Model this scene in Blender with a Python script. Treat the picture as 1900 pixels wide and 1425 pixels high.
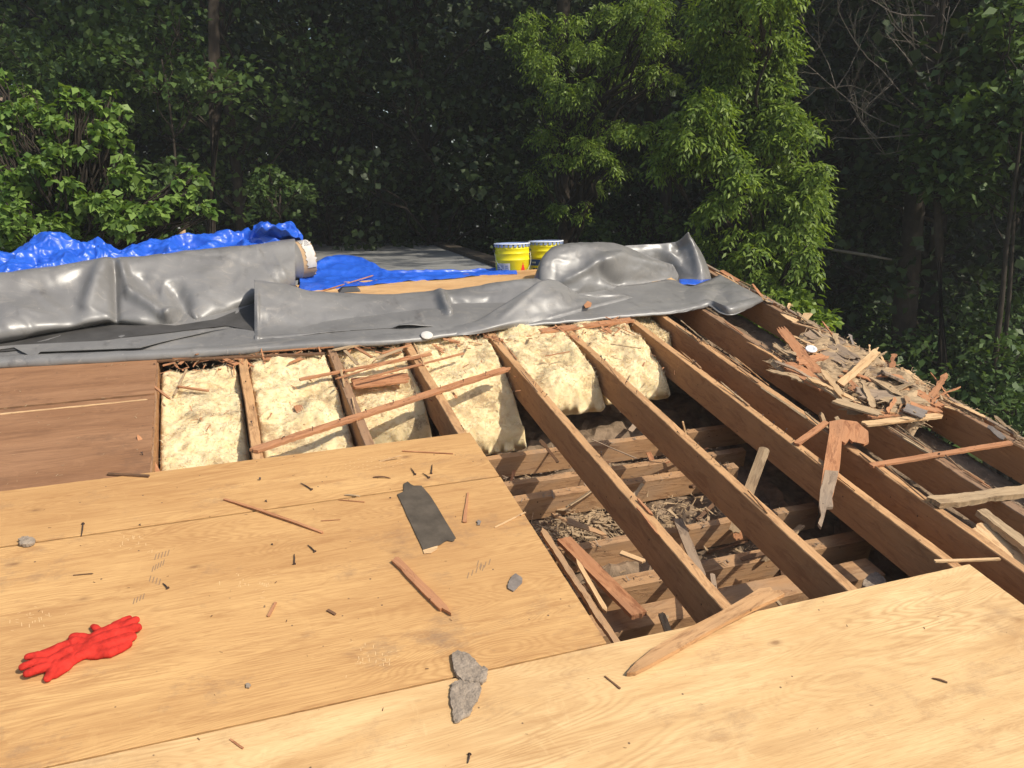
import bpy, bmesh, math, random
import numpy as np
from mathutils import Vector, Matrix, noise
for o in list(bpy.data.objects): bpy.data.objects.remove(o)
sc = bpy.context.scene
C = sc.collection
R = math.radians
random.seed(7); RNG = np.random.default_rng(7)

# ------------------------------------------------------------------ camera
CF = 1550.0
H = 2.144
cr = Vector((0.9406617, -0.3355779, 0.0504283)); cu = Vector((0.0988305, 0.4130775, 0.9053173)); cf = Vector((0.3246352, 0.8466135, -0.4217315))
cam = bpy.data.cameras.new('camera'); co = bpy.data.objects.new('camera', cam); C.objects.link(co)
m = Matrix.Identity(4)
for i in range(3):
    m[i][0] = cr[i]; m[i][1] = cu[i]; m[i][2] = -cf[i]
m[2][3] = H
# the deck is worked out in its own frame (z = 0 is the deck); the real roof pitches up away from the camera by PITCH
PITCH = R(13.5)
RT = Matrix.Rotation(PITCH, 4, 'X'); RI = RT.inverted()
co.matrix_world = RT @ m
CAMW = RT @ Vector((0, 0, H))
cam.sensor_width = 36; cam.lens = CF / 1900 * 36; cam.clip_start = 0.05; cam.clip_end = 500
sc.camera = co
# ------------------------------------------------------------------ light
SUN = (RT.to_3x3() @ Vector((0.454, -0.40, 0.797))).normalized()
w = bpy.data.worlds.new("World"); sc.world = w; w.use_nodes = True
nt = w.node_tree; bg = nt.nodes['Background']
sky = nt.nodes.new('ShaderNodeTexSky'); sky.sky_type = 'NISHITA'; sky.sun_disc = False
sky.sun_elevation = math.asin(SUN.z); sky.sun_rotation = math.atan2(SUN.x, SUN.y)
sky.air_density = 1.2; sky.dust_density = 2.0
nt.links.new(sky.outputs[0], bg.inputs[0]); bg.inputs[1].default_value = 0.15
sl = bpy.data.lights.new('sun', 'SUN'); sl.energy = 4.7; sl.angle = R(0.55); sl.color = (1, 0.93, 0.80)
so = bpy.data.objects.new('sun', sl); C.objects.link(so)
so.rotation_euler = (-SUN).to_track_quat('-Z', 'Y').to_euler()
sc.view_settings.view_transform = 'Standard'; sc.view_settings.look = 'None'
sc.view_settings.exposure = 0.05; sc.view_settings.gamma = 1
sc.render.engine = 'CYCLES'

# ------------------------------------------------------------------ pixel helpers (photo pixels -> world points at a known height or depth)
def ray(px, py): return cr * ((px - 950) / CF) - cu * ((py - 712.5) / CF) + cf
def Z(px, py, z=0.0):
    d = ray(px, py); t = (z - H) / d.z
    return Vector((d.x * t, d.y * t, z))
def Y(px, py, y):
    d = ray(px, py); t = y / d.y
    return Vector((d.x * t, y, H + d.z * t))
R3 = RT.to_3x3()
def D(px, py, dist):                     # level-ground frame, at a distance from the camera
    return CAMW + (R3 @ ray(px, py)).normalized() * dist
def TZ(px, py, z):                       # level-ground frame, on the horizontal plane z
    d = R3 @ ray(px, py); return CAMW + d * ((z - CAMW.z) / d.z)
def TY(px, py, y):
    d = R3 @ ray(px, py); return CAMW + d * ((y - CAMW.y) / d.y)
ROOF = []                                # deck things, pitched together once they are all built

# ------------------------------------------------------------------ materials
def newmat(name, rough=0.8, spec=0.3):
    mt = bpy.data.materials.new(name); mt.use_nodes = True
    n = mt.node_tree; b = n.nodes['Principled BSDF']
    b.inputs['Roughness'].default_value = rough; b.inputs['Specular IOR Level'].default_value = spec
    return mt, n, b
class NB:
    def __init__(s, n): s.n = n
    def __call__(s, typ, **kw):
        nd = s.n.nodes.new(typ)
        ins = kw.pop('ins', {})
        for k, v in kw.items(): setattr(nd, k, v)
        for k, v in ins.items():
            if isinstance(v, bpy.types.NodeSocket): s.n.links.new(v, nd.inputs[k])
            else: nd.inputs[k].default_value = v
        return nd
    def coord(s, kind='Object', scale=(1, 1, 1), rnd=True):
        tc = s('ShaderNodeTexCoord')
        v = tc.outputs[kind]
        if rnd:
            oi = s('ShaderNodeObjectInfo')
            mul = s('ShaderNodeVectorMath', operation='SCALE', ins={0: (13.1, 7.7, 3.3)})
            s.n.links.new(oi.outputs['Random'], mul.inputs['Scale'])
            v = s('ShaderNodeVectorMath', operation='ADD', ins={0: v, 1: mul.outputs[0]}).outputs[0]
        return s('ShaderNodeVectorMath', operation='MULTIPLY', ins={0: v, 1: scale}).outputs[0]
    def noise(s, vec, scale, detail=3, rough=0.5, dist=0.0):
        return s('ShaderNodeTexNoise', ins={'Vector': vec, 'Scale': scale, 'Detail': detail, 'Roughness': rough, 'Distortion': dist}).outputs['Fac']
    def ramp(s, fac, stops):
        r = s('ShaderNodeValToRGB', ins={'Fac': fac}); e = r.color_ramp.elements
        while len(e) < len(stops): e.new(0.5)
        for i, (p, c) in enumerate(stops):
            e[i].position = p; e[i].color = (c, c, c, 1) if isinstance(c, (int, float)) else (*c, 1)
        return r.outputs[0]
    def mix(s, f, a, b, mode='MIX'):
        nd = s('ShaderNodeMix', data_type='RGBA', blend_type=mode)
        for i, v in ((0, f), (6, a), (7, b)):
            if isinstance(v, bpy.types.NodeSocket): s.n.links.new(v, nd.inputs[i])
            else: nd.inputs[i].default_value = v if i == 0 else (*v, 1)
        return nd.outputs[2]
    def math(s, op, a, b=0.0, c=0.0, clamp=False):
        nd = s('ShaderNodeMath', operation=op, use_clamp=clamp)
        for i, v in enumerate((a, b, c)):
            if isinstance(v, bpy.types.NodeSocket): s.n.links.new(v, nd.inputs[i])
            else: nd.inputs[i].default_value = v
        return nd.outputs[0]
    def bump(s, h, strength, dist, b):
        bp = s('ShaderNodeBump', ins={'Height': h, 'Strength': strength, 'Distance': dist})
        s.n.links.new(bp.outputs[0], b.inputs['Normal']); return bp

def ply_mat(name, base, light, dark, lines=0.5, dirt=0.3, dirtc=(0.22, 0.14, 0.09)):
    mt, n, b = newmat(name, 0.72, 0.25); q = NB(n)
    v = q.coord(scale=(0.55, 3.2, 1))
    field = q.noise(v, 1.1, 2.2, 0.45, 0.35)
    s1 = q.math('SINE', q.math('MULTIPLY', field, 420.0))
    wb = q.noise(q.coord(scale=(1.5, 30, 1)), 2.0, 3, 0.6)
    s1 = q.math('MULTIPLY', q.math('MULTIPLY_ADD', s1, 0.5, 0.5), q.math('MULTIPLY_ADD', wb, 1.2, 0.35), clamp=True)
    s1 = q.math('POWER', s1, 1.6)
    vm = q.coord(scale=(0.8, 2.0, 1))
    mask = q.ramp(q.noise(vm, 1.6, 2), [(0.36, 0.12), (0.68, 1.0)])
    fine = q.noise(q.coord(scale=(3, 90, 3)), 2.0, 3, 0.6)
    broad = q.noise(q.coord(scale=(0.7, 2.6, 1)), 1.5, 4, 0.6, 0.6)
    col = q.mix(q.ramp(broad, [(0.3, 0.0), (0.72, 1.0)]), base, light)
    col = q.mix(q.math('MULTIPLY', q.math('MULTIPLY', s1, mask), lines), col, dark)
    streak = q.ramp(q.noise(q.coord(scale=(1.2, 14, 1)), 1.7, 4, 0.62, 0.3), [(0.50, 0.0), (0.68, 0.75)])
    col = q.mix(q.math('MULTIPLY', streak, 0.5), col, dark)
    col = q.mix(q.math('MULTIPLY', q.ramp(fine, [(0.45, 0.0), (0.8, 1.0)]), 0.45), col, dark)
    # dirt stains
    stain = q.ramp(q.noise(q.coord(scale=(1, 1.4, 1)), 2.3, 8, 0.78), [(0.54, 0.0), (0.72, 1.0)])
    col = q.mix(q.math('MULTIPLY', stain, dirt), col, dirtc)
    pore = q.ramp(q.noise(q.coord(scale=(7, 130, 3)), 2.0, 2, 0.5), [(0.60, 0.0), (0.68, 0.8)])
    col = q.mix(q.math('MULTIPLY', pore, 0.55), col, dark)
    tonal = q.noise(q.coord(scale=(1, 1, 1)), 0.9, 3, 0.5)
    col = q.mix(q.ramp(tonal, [(0.35, 0.30), (0.65, 0.0)]), col, dark)
    # knots
    vo = q('ShaderNodeTexVoronoi', ins={'Vector': q.coord(scale=(0.8, 1.5, 1)), 'Scale': 2.9, 'Randomness': 1.0})
    kn = q.ramp(q.math('ADD', vo.outputs['Distance'], q.math('MULTIPLY', q.noise(q.coord(), 22, 3), 0.05)), [(0.045, 1.0), (0.075, 0.35), (0.12, 0.0)])
    col = q.mix(q.math('MULTIPLY', kn, 0.7), col, (0.20, 0.10, 0.045))
    # scuffed pale patches, footprints and smears
    sm_ = q.ramp(q.noise(q.coord(scale=(2.2, 1.2, 1)), 3.4, 6, 0.7, 1.5), [(0.60, 0.0), (0.74, 0.35)])
    col = q.mix(sm_, col, light)
    sm2 = q.ramp(q.noise(q.coord(scale=(1.0, 5, 1)), 1.9, 6, 0.75, 0.8), [(0.55, 0.0), (0.66, 0.5)])
    col = q.mix(sm2, col, dark)
    # specks
    vs = q('ShaderNodeTexVoronoi', ins={'Vector': q.coord(scale=(1, 1, 1)), 'Scale': 16.0})
    sp = q.ramp(vs.outputs['Distance'], [(0.045, 1.0), (0.08, 0.0)])
    gate = q.ramp(q.noise(q.coord(), 5.0, 2), [(0.52, 0.0), (0.56, 1.0)])
    col = q.mix(q.math('MULTIPLY', sp, gate), col, (0.13, 0.08, 0.05))
    n.links.new(col, b.inputs['Base Color'])
    hgt = q.math('MULTIPLY_ADD', s1, -0.3, fine)
    q.bump(hgt, 0.35, 0.002, b)
    return mt
M = {}
M['ply'] = ply_mat('new_plywood', (0.52, 0.295, 0.118), (0.65, 0.395, 0.165), (0.34, 0.165, 0.062), 0.48, 0.75)
M['ply2'] = ply_mat('new_plywood_streaky', (0.58, 0.355, 0.155), (0.84, 0.60, 0.31), (0.42, 0.235, 0.10), 0.62, 0.6)
M['oldply'] = ply_mat('old_plywood', (0.30, 0.15, 0.072), (0.44, 0.24, 0.125), (0.15, 0.07, 0.036), 0.35, 0.75, (0.12, 0.07, 0.045))
M['osb'] = ply_mat('osb_board', (0.55, 0.32, 0.14), (0.72, 0.48, 0.24), (0.3, 0.16, 0.07), 0.5, 0.4)

def wood_mat(name, a, bcol, dark, dirt=0.35, dirtc=(0.10, 0.075, 0.055), gs=1.0):
    mt, n, b = newmat(name, 0.8, 0.2); q = NB(n)
    g = q.noise(q.coord(scale=(1.3 * gs, 22 * gs, 22 * gs)), 2.2, 5, 0.6, 0.6)
    g2 = q.noise(q.coord(scale=(1.5, 4, 4)), 2.0, 4, 0.6)
    col = q.mix(q.ramp(g, [(0.3, 0.0), (0.7, 1.0)]), a, bcol)
    col = q.mix(q.ramp(g, [(0.55, 0.0), (0.75, 0.6)]), col, dark)
    col = q.mix(q.math('MULTIPLY', q.ramp(g2, [(0.45, 0.0), (0.7, 1.0)]), dirt), col, dirtc)
    st = q.ramp(q.noise(q.coord(scale=(2.2, 9, 9)), 2.6, 6, 0.7, 0.8), [(0.52, 0.0), (0.62, 0.75)])
    col = q.mix(q.math('MULTIPLY', st, 0.8), col, dark)
    pl = q.ramp(q.noise(q.coord(scale=(3, 14, 14)), 3.1, 5, 0.7, 0.5), [(0.58, 0.0), (0.66, 0.3)])
    col = q.mix(pl, col, tuple(min(1, c * 1.25) for c in bcol))
    hl = q('ShaderNodeTexVoronoi', ins={'Vector': q.coord(scale=(1, 1, 1)), 'Scale': 14.0})
    col = q.mix(q.ramp(hl.outputs['Distance'], [(0.05, 0.85), (0.08, 0.0)]), col, (0.05, 0.03, 0.02))
    n.links.new(col, b.inputs['Base Color'])
    q.bump(q.math('ADD', g, q.math('MULTIPLY', st, 0.5)), 0.6, 0.005, b)
    return mt
M['rafter'] = wood_mat('rafter_wood', (0.48, 0.265, 0.12), (0.60, 0.355, 0.175), (0.28, 0.14, 0.065), 0.4, (0.16, 0.09, 0.05))
M['rafter_old'] = wood_mat('weathered_rafter_wood', (0.26, 0.14, 0.075), (0.38, 0.23, 0.13), (0.13, 0.07, 0.04), 0.6, (0.2, 0.15, 0.11))
M['rafter_side'] = wood_mat('shaded_rafter_side', (0.35, 0.18, 0.08), (0.44, 0.24, 0.11), (0.25, 0.12, 0.055), 0.2, (0.12, 0.07, 0.04))  # darker copy of the rafter wood, shade painted into the side faces
M['joist'] = wood_mat('joist_wood', (0.38, 0.215, 0.105), (0.47, 0.28, 0.145), (0.25, 0.13, 0.065), 0.5, (0.30, 0.22, 0.155))
M['red'] = wood_mat('reddish_split_wood', (0.40, 0.175, 0.08), (0.52, 0.26, 0.13), (0.22, 0.085, 0.04), 0.3, (0.16, 0.09, 0.06))
M['pale'] = wood_mat('pale_split_wood', (0.56, 0.35, 0.17), (0.70, 0.48, 0.27), (0.36, 0.19, 0.09), 0.2, (0.3, 0.2, 0.12))
M['grey'] = wood_mat('grey_weathered_wood', (0.27, 0.19, 0.13), (0.39, 0.285, 0.195), (0.13, 0.09, 0.065), 0.4, (0.17, 0.14, 0.115))
M['tan'] = wood_mat('tan_rotten_wood', (0.36, 0.245, 0.14), (0.50, 0.36, 0.215), (0.2, 0.125, 0.07), 0.4, (0.2, 0.15, 0.1))
M['dark'] = wood_mat('dark_old_wood', (0.12, 0.065, 0.035), (0.2, 0.105, 0.055), (0.06, 0.035, 0.02), 0.3)

def rubber_mat():
    mt, n, b = newmat('rubber_membrane', 0.4, 0.75); q = NB(n)
    a = q.noise(q.coord('Object', (1, 1, 1), False), 1.6, 6, 0.65, 0.3)
    d = q.noise(q.coord('Object', (1, 1, 1), False), 9, 5, 0.7, 1.0)
    col = q.mix(q.ramp(a, [(0.3, 0.0), (0.7, 1.0)]), (0.14, 0.134, 0.13), (0.215, 0.206, 0.198))
    col = q.mix(q.math('MULTIPLY', q.ramp(d, [(0.6, 0.0), (0.72, 1.0)]), 0.5), col, (0.38, 0.34, 0.30))
    col = q.mix(q.math('MULTIPLY', q.ramp(q.noise(q.coord('Object', (2, 1, 1), False), 5, 4, 0.6), [(0.60, 0.0), (0.72, 1.0)]), 0.5), col, (0.075, 0.068, 0.065))
    dn_ = q.ramp(q.noise(q.coord('Object', (1, 2.2, 1), False), 3.1, 7, 0.75, 1.4), [(0.54, 0.0), (0.70, 0.65)])
    col = q.mix(dn_, col, (0.27, 0.245, 0.215))
    sc1 = q.ramp(q.noise(q.coord('Object', (9, 1.5, 4), False), 6, 3, 0.6, 2.0), [(0.68, 0.0), (0.72, 0.5)])
    col = q.mix(sc1, col, (0.40, 0.37, 0.33))
    n.links.new(col, b.inputs['Base Color'])
    n.links.new(q.ramp(a, [(0.3, 0.36), (0.7, 0.46)]), b.inputs['Roughness'])
    q.bump(q.noise(q.coord('Object', (1, 1, 1), False), 14, 6, 0.65), 0.12, 0.006, b)
    return mt
M['rubber'] = rubber_mat()
def roofing_mat():
    mt, n, b = newmat('old_flat_roofing', 0.75, 0.3); q = NB(n)
    a = q.noise(q.coord('Object', (1, 3, 1), False), 2.0, 6, 0.7)
    col = q.mix(q.ramp(a, [(0.35, 0.0), (0.68, 1.0)]), (0.20, 0.195, 0.185), (0.32, 0.315, 0.30))
    n.links.new(col, b.inputs['Base Color']); q.bump(a, 0.4, 0.01, b)
    return mt
M['roofing'] = roofing_mat()
def tarp_mat():
    mt, n, b = newmat('blue_tarp', 0.38, 0.45); q = NB(n)
    a = q.noise(q.coord('Object', (1, 1, 1), False), 6, 5, 0.6, 1.2)
    col = q.mix(a, (0.010, 0.060, 0.42), (0.025, 0.13, 0.62))
    n.links.new(col, b.inputs['Base Color'])
    wv = q('ShaderNodeTexNoise', ins={'Vector': q.coord('Object', (1, 1, 1), False), 'Scale': 16.0, 'Detail': 3.0, 'Distortion': 1.5})
    vo = q('ShaderNodeTexVoronoi', feature='DISTANCE_TO_EDGE', ins={'Vector': q.coord('Object', (1, 1.3, 1), False), 'Scale': 9.0})
    h = q.math('ADD', wv.outputs['Fac'], q.math('MULTIPLY', q.math('MINIMUM', vo.outputs['Distance'], 0.2), 3.0))
    q.bump(h, 0.28, 0.008, b)
    b.inputs['Coat Weight'].default_value = 0.1; b.inputs['Coat Roughness'].default_value = 0.2
    return mt
M['tarp'] = tarp_mat()
def ins_mat():
    mt, n, b = newmat('yellow_fibreglass', 0.95, 0.05); q = NB(n)
    v = q.coord('Object', (1, 1, 1), True)
    a = q.noise(v, 7, 7, 0.7, 0.8)
    f = q.noise(v, 40, 6, 0.75, 1.0)
    col = q.mix(q.ramp(a, [(0.3, 0.0), (0.65, 1.0)]), (0.68, 0.515, 0.27), (0.82, 0.68, 0.42))
    col = q.mix(q.math('MULTIPLY', q.ramp(q.noise(v, 13, 5, 0.7, 0.5), [(0.52, 0.0), (0.75, 1.0)]), 0.4), col, (0.55, 0.37, 0.17))
    col = q.mix(q.math('MULTIPLY', q.ramp(q.noise(v, 4, 5, 0.75), [(0.53, 0.0), (0.63, 1.0)]), 0.7), col, (0.28, 0.18, 0.10))
    n.links.new(col, b.inputs['Base Color'])
    q.bump(q.math('ADD', q.math('MULTIPLY', a, 0.5), q.math('MULTIPLY', f, 0.8)), 0.5, 0.008, b)
    b.inputs['Subsurface Weight'].default_value = 0.35; b.inputs['Subsurface Scale'].default_value = 0.02; b.inputs['Subsurface Radius'].default_value = (1, .8, .4)
    return mt
M['ins'] = ins_mat()
def simple(name, c, rough=0.6, spec=0.4, metal=0.0, var=0.0, sc_=8.0, bump=0.0):
    mt, n, b = newmat(name, rough, spec); b.inputs['Base Color'].default_value = (*c, 1); b.inputs['Metallic'].default_value = metal
    if var:
        q = NB(n); a = q.noise(q.coord(), sc_, 5, 0.65)
        n.links.new(q.mix(q.ramp(a, [(0.3, 0.0), (0.7, 1.0)]), tuple(x * (1 - var) for x in c), tuple(min(1, x * (1 + var)) for x in c)), b.inputs['Base Color'])
        if bump: q.bump(a, 0.6, bump, b)
    return mt
M['nail'] = simple('rusty_nail_steel', (0.075, 0.05, 0.04), 0.6, 0.4, 0.3, 0.4, 60)
M['felt'] = simple('black_roofing_felt', (0.088, 0.07, 0.052), 0.8, 0.25, 0, 0.3, 12, 0.002)
M['mortar'] = simple('grey_mortar', (0.27, 0.215, 0.165), 0.95, 0.1, 0, 0.3, 25, 0.004)
M['asph'] = simple('grey_roofing_scrap', (0.21, 0.175, 0.15), 0.9, 0.2, 0, 0.3, 20, 0.003)
M['glove'] = simple('red_glove_rubber', (0.50, 0.032, 0.022), 0.9, 0.1, 0, 0.38, 22, 0.006)
M['card'] = simple('brown_cardboard', (0.46, 0.31, 0.18), 0.85, 0.1, 0, 0.2, 6)
M['paper'] = simple('white_paper_label', (0.56, 0.53, 0.49), 0.8, 0.1, 0, 0.12, 20)
M['white'] = simple('white_plastic', (0.8, 0.8, 0.8), 0.4, 0.4)
M['ink'] = simple('grey_ink', (0.12, 0.11, 0.12), 0.8, 0.1)
M['scuff'] = simple('pale_scuff', (0.70, 0.48, 0.25), 0.9, 0.1)
M['stamp'] = simple('faded_stamp_ink', (0.30, 0.19, 0.11), 0.9, 0.1)
M['yellow'] = simple('yellow_pail_paint', (0.80, 0.68, 0.01), 0.35, 0.5)
M['bluelid'] = simple('pale_blue_lid_metal', (0.30, 0.38, 0.62), 0.35, 0.5, 0.3)
M['bluelabel'] = simple('blue_label', (0.02, 0.06, 0.26), 0.5, 0.4)
M['redlabel'] = simple('red_label', (0.65, 0.02, 0.03), 0.5, 0.4)
M['wire'] = simple('galvanised_wire', (0.6, 0.6, 0.6), 0.35, 0.5, 0.8)
M['dark_plastic'] = simple('dark_grey_plastic', (0.03, 0.03, 0.035), 0.45, 0.5)
M['bark'] = simple('tree_bark', (0.045, 0.036, 0.028), 0.95, 0.1, 0, 0.35, 9, 0.02)
M['deadbark'] = simple('pale_dead_branch_bark', (0.17, 0.145, 0.12), 0.95, 0.1, 0, 0.3, 9, 0.01)
M['dust'] = simple('attic_dust_and_rubble', (0.21, 0.15, 0.10), 1.0, 0.05, 0, 0.45, 9, 0.03)
M['wall'] = simple('painted_siding', (0.45, 0.42, 0.36), 0.8, 0.2, 0, 0.15, 3)
M['stone'] = simple('grey_stone_path', (0.36, 0.33, 0.30), 0.9, 0.1, 0, 0.35, 3, 0.02)
M['shingle'] = simple('brown_shingles', (0.33, 0.25, 0.19), 0.9, 0.1, 0, 0.35, 12, 0.01)
def leaf_mat(name, c1, c2, trans=0.35):
    mt, n, b = newmat(name, 0.5, 0.35); q = NB(n)
    g = q('ShaderNodeNewGeometry')
    col = q.mix(g.outputs['Random Per Island'], c1, c2)
    n.links.new(col, b.inputs['Base Color'])
    tr = q('ShaderNodeBsdfTranslucent')
    n.links.new(q.mix(1.0, col, (1.0, 1.0, 0.35), 'MULTIPLY'), tr.inputs[0])
    ms = q('ShaderNodeMixShader', ins={0: trans, 1: b.outputs[0], 2: tr.outputs[0]})
    n.links.new(ms.outputs[0], n.nodes['Material Output'].inputs['Surface'])
    return mt
M['leaf_ash'] = leaf_mat('ash_leaves', (0.085, 0.15, 0.022), (0.27, 0.37, 0.06), .42)
M['leaf_shrub'] = leaf_mat('mulberry_leaves', (0.07, 0.145, 0.022), (0.23, 0.34, 0.075))
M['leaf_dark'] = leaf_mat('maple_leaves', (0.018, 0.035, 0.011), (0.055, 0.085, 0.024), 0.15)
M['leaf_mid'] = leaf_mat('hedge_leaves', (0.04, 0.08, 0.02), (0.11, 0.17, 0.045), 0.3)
def ground_mat():
    mt, n, b = newmat('lawn_ground', 0.95, 0.1); q = NB(n)
    a = q.noise(q.coord('Object', (1, 1, 1), False), 0.35, 6, 0.6)
    f = q.noise(q.coord('Object', (1, 1, 1), False), 30, 4, 0.7)
    col = q.mix(q.ramp(a, [(0.42, 0.0), (0.56, 1.0)]), (0.035, 0.03, 0.018), (0.07, 0.13, 0.025))
    col = q.mix(q.math('MULTIPLY', f, 0.5), col, (0.05, 0.07, 0.02))
    n.links.new(col, b.inputs['Base Color']); q.bump(f, 0.8, 0.03, b)
    return mt
M['ground'] = ground_mat()

# ------------------------------------------------------------------ object helpers
def tag(o, label=None, cat=None, group=None, kind=None):
    for k, v in (('label', label), ('category', cat), ('group', group), ('kind', kind)):
        if v: o[k] = v
    return o
def empty(name, loc, label=None, cat=None, group=None, rz=0.0):
    o = bpy.data.objects.new(name, None); C.objects.link(o); o.location = loc; o.rotation_euler = (0, 0, rz)
    o.empty_display_size = 0.05
    return tag(o, label, cat, group)
def link(name, me, mat, parent=None, loc=None, mw=None):
    o = bpy.data.objects.new(name, me); C.objects.link(o)
    if mat is not None and not me.materials: me.materials.append(mat)
    if parent: o.parent = parent
    if mw is not None: o.matrix_world = mw
    if loc is not None: o.location = loc
    return o
def pyd(name, V, F, smooth=False):
    me = bpy.data.meshes.new(name); me.from_pydata([tuple(v) for v in V], [], F); me.update()
    if smooth: me.polygons.foreach_set('use_smooth', [True] * len(me.polygons))
    return me
def world_mesh(name, V, F, mat, parent=None, smooth=False, origin=None):
    """verts given in world space; the object's origin goes to the parent's (or to the given point)"""
    if parent is not None: o0 = Vector(parent.location)
    else: o0 = Vector(origin) if origin is not None else sum((Vector(v) for v in V), Vector()) / len(V)
    me = pyd(name, [Vector(v) - o0 for v in V], F, smooth)
    return link(name, me, mat, parent, None if parent is not None else o0)
def mod_solid(o, t, off=-1):
    m_ = o.modifiers.new('s', 'SOLIDIFY'); m_.thickness = t; m_.offset = off; return m_
def mod_bev(o, wd, seg=1):
    m_ = o.modifiers.new('b', 'BEVEL'); m_.width = wd; m_.segments = seg; m_.limit_method = 'ANGLE'; return m_
def boxVF(x0, x1, y0, y1, z0, z1):
    V = [(x, y, z) for x in (x0, x1) for y in (y0, y1) for z in (z0, z1)]
    F = [(0, 1, 3, 2), (4, 6, 7, 5), (0, 4, 5, 1), (2, 3, 7, 6), (0, 2, 6, 4), (1, 5, 7, 3)]
    return V, F
def join(parts):
    V = []; F = []
    for v, f in parts:
        n0 = len(V); V += list(v); F += [tuple(i + n0 for i in q) for q in f]
    return V, F
def tubeVF(pts, rad, seg=8, cap=True):
    V = []; F = []; pts = [Vector(p) for p in pts]
    rads = rad if isinstance(rad, (list, tuple)) else [rad] * len(pts)
    up = Vector((0.01, 0.02, 1))
    for i, p in enumerate(pts):
        t = (pts[min(i + 1, len(pts) - 1)] - pts[max(i - 1, 0)]).normalized()
        a = t.cross(up); 
        if a.length < 0.05: a = t.cross(Vector((1, 0, 0)))
        a.normalize(); b_ = t.cross(a)
        for k in range(seg):
            an = 2 * math.pi * k / seg
            V.append(p + (a * math.cos(an) + b_ * math.sin(an)) * rads[i])
    for i in range(len(pts) - 1):
        for k in range(seg):
            k2 = (k + 1) % seg
            F.append((i * seg + k, i * seg + k2, (i + 1) * seg + k2, (i + 1) * seg + k))
    if cap:
        F.append(tuple(range(seg - 1, -1, -1))); F.append(tuple((len(pts) - 1) * seg + k for k in range(seg)))
    return V, F
def frame(p0, p1, up=Vector((0, 0, 1)), roll=0.0):
    x = (Vector(p1) - Vector(p0)).normalized(); y = up.cross(x).normalized(); z = x.cross(y)
    mm = Matrix((( x.x, y.x, z.x, p0[0]), (x.y, y.y, z.y, p0[1]), (x.z, y.z, z.z, p0[2]), (0, 0, 0, 1)))
    return mm @ Matrix.Rotation(roll, 4, 'X')
# outline prism with inner resolution: a split board, jagged at its ends
def board(name, p0, p1, wd, th, mat, j0=0.0, j1=0.0, side=0.003, roll=0.0, parent=None, bow=0.0, taper=(1, 1), step=0.02, seed=None):
    rnd = random.Random(seed if seed is not None else random.random())
    p0 = Vector(p0); p1 = Vector(p1); L = (p1 - p0).length
    n = max(3, min(160, int(L / step))); 
    def wob(a, x): return (noise.noise((x * 9, a, 3.1)) + 0.6 * noise.noise((x * 37, a, 9.1))) * side
    ph = rnd.random() * 100
    top = []; bot = []
    for i in range(n + 1):
        x = L * i / n; t = i / n
        hw = wd / 2 * (taper[0] * (1 - t) + taper[1] * t)
        top.append((x, hw + wob(ph, x))); bot.append((x, -hw + wob(ph + 7, x)))
    def teeth(x, amp, sgn, hw):
        if amp <= 0: return []
        out = []; k = max(2, int(hw * 2 / 0.009)); k = min(k, 14)
        for i in range(1, k):
            yv = hw - 2 * hw * i / k
            out.append((x + sgn * amp * (rnd.random() ** 1.5) * (1 if i % 2 else 0.15), yv))
        return out
    ol = top + [(x, y) for x, y in teeth(L, j1, 1, wd / 2 * taper[1])] + bot[::-1] + [(x, y) for x, y in teeth(0, j0, -1, wd / 2 * taper[0])][::-1]
    V = []; m_ = len(ol)
    def zb(x): return bow * 4 * (x / L) * (1 - x / L) + noise.noise((x * 6, ph, 1.0)) * side * 0.6
    for x, y in ol: V.append((x, y, zb(x)))
    for x, y in ol: V.append((x, y, zb(x) - th + (noise.noise((x * 30, y * 50, ph))) * th * 0.25))
    F = [tuple(range(m_))[::-1], tuple(range(m_, 2 * m_))] + [(i, (i + 1) % m_, m_ + (i + 1) % m_, m_ + i) for i in range(m_)]
    # strips along the length instead of one ngon when bowed
    bm = bmesh.new(); bv = [bm.verts.new(v) for v in V]
    for f in F:
        try: bm.faces.new([bv[i] for i in f])
        except Exception: pass
    bmesh.ops.triangulate(bm, faces=[f for f in bm.faces if len(f.verts) > 4])
    bmesh.ops.recalc_face_normals(bm, faces=bm.faces)
    me = bpy.data.meshes.new(name); bm.to_mesh(me); bm.free()
    mw = frame(p0, p1, roll=roll)
    o = link(name, me, mat)
    if parent:
        o.parent = parent; o.matrix_local = Matrix.Translation(-parent.location) @ mw
    else: o.matrix_world = mw
    return o
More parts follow.
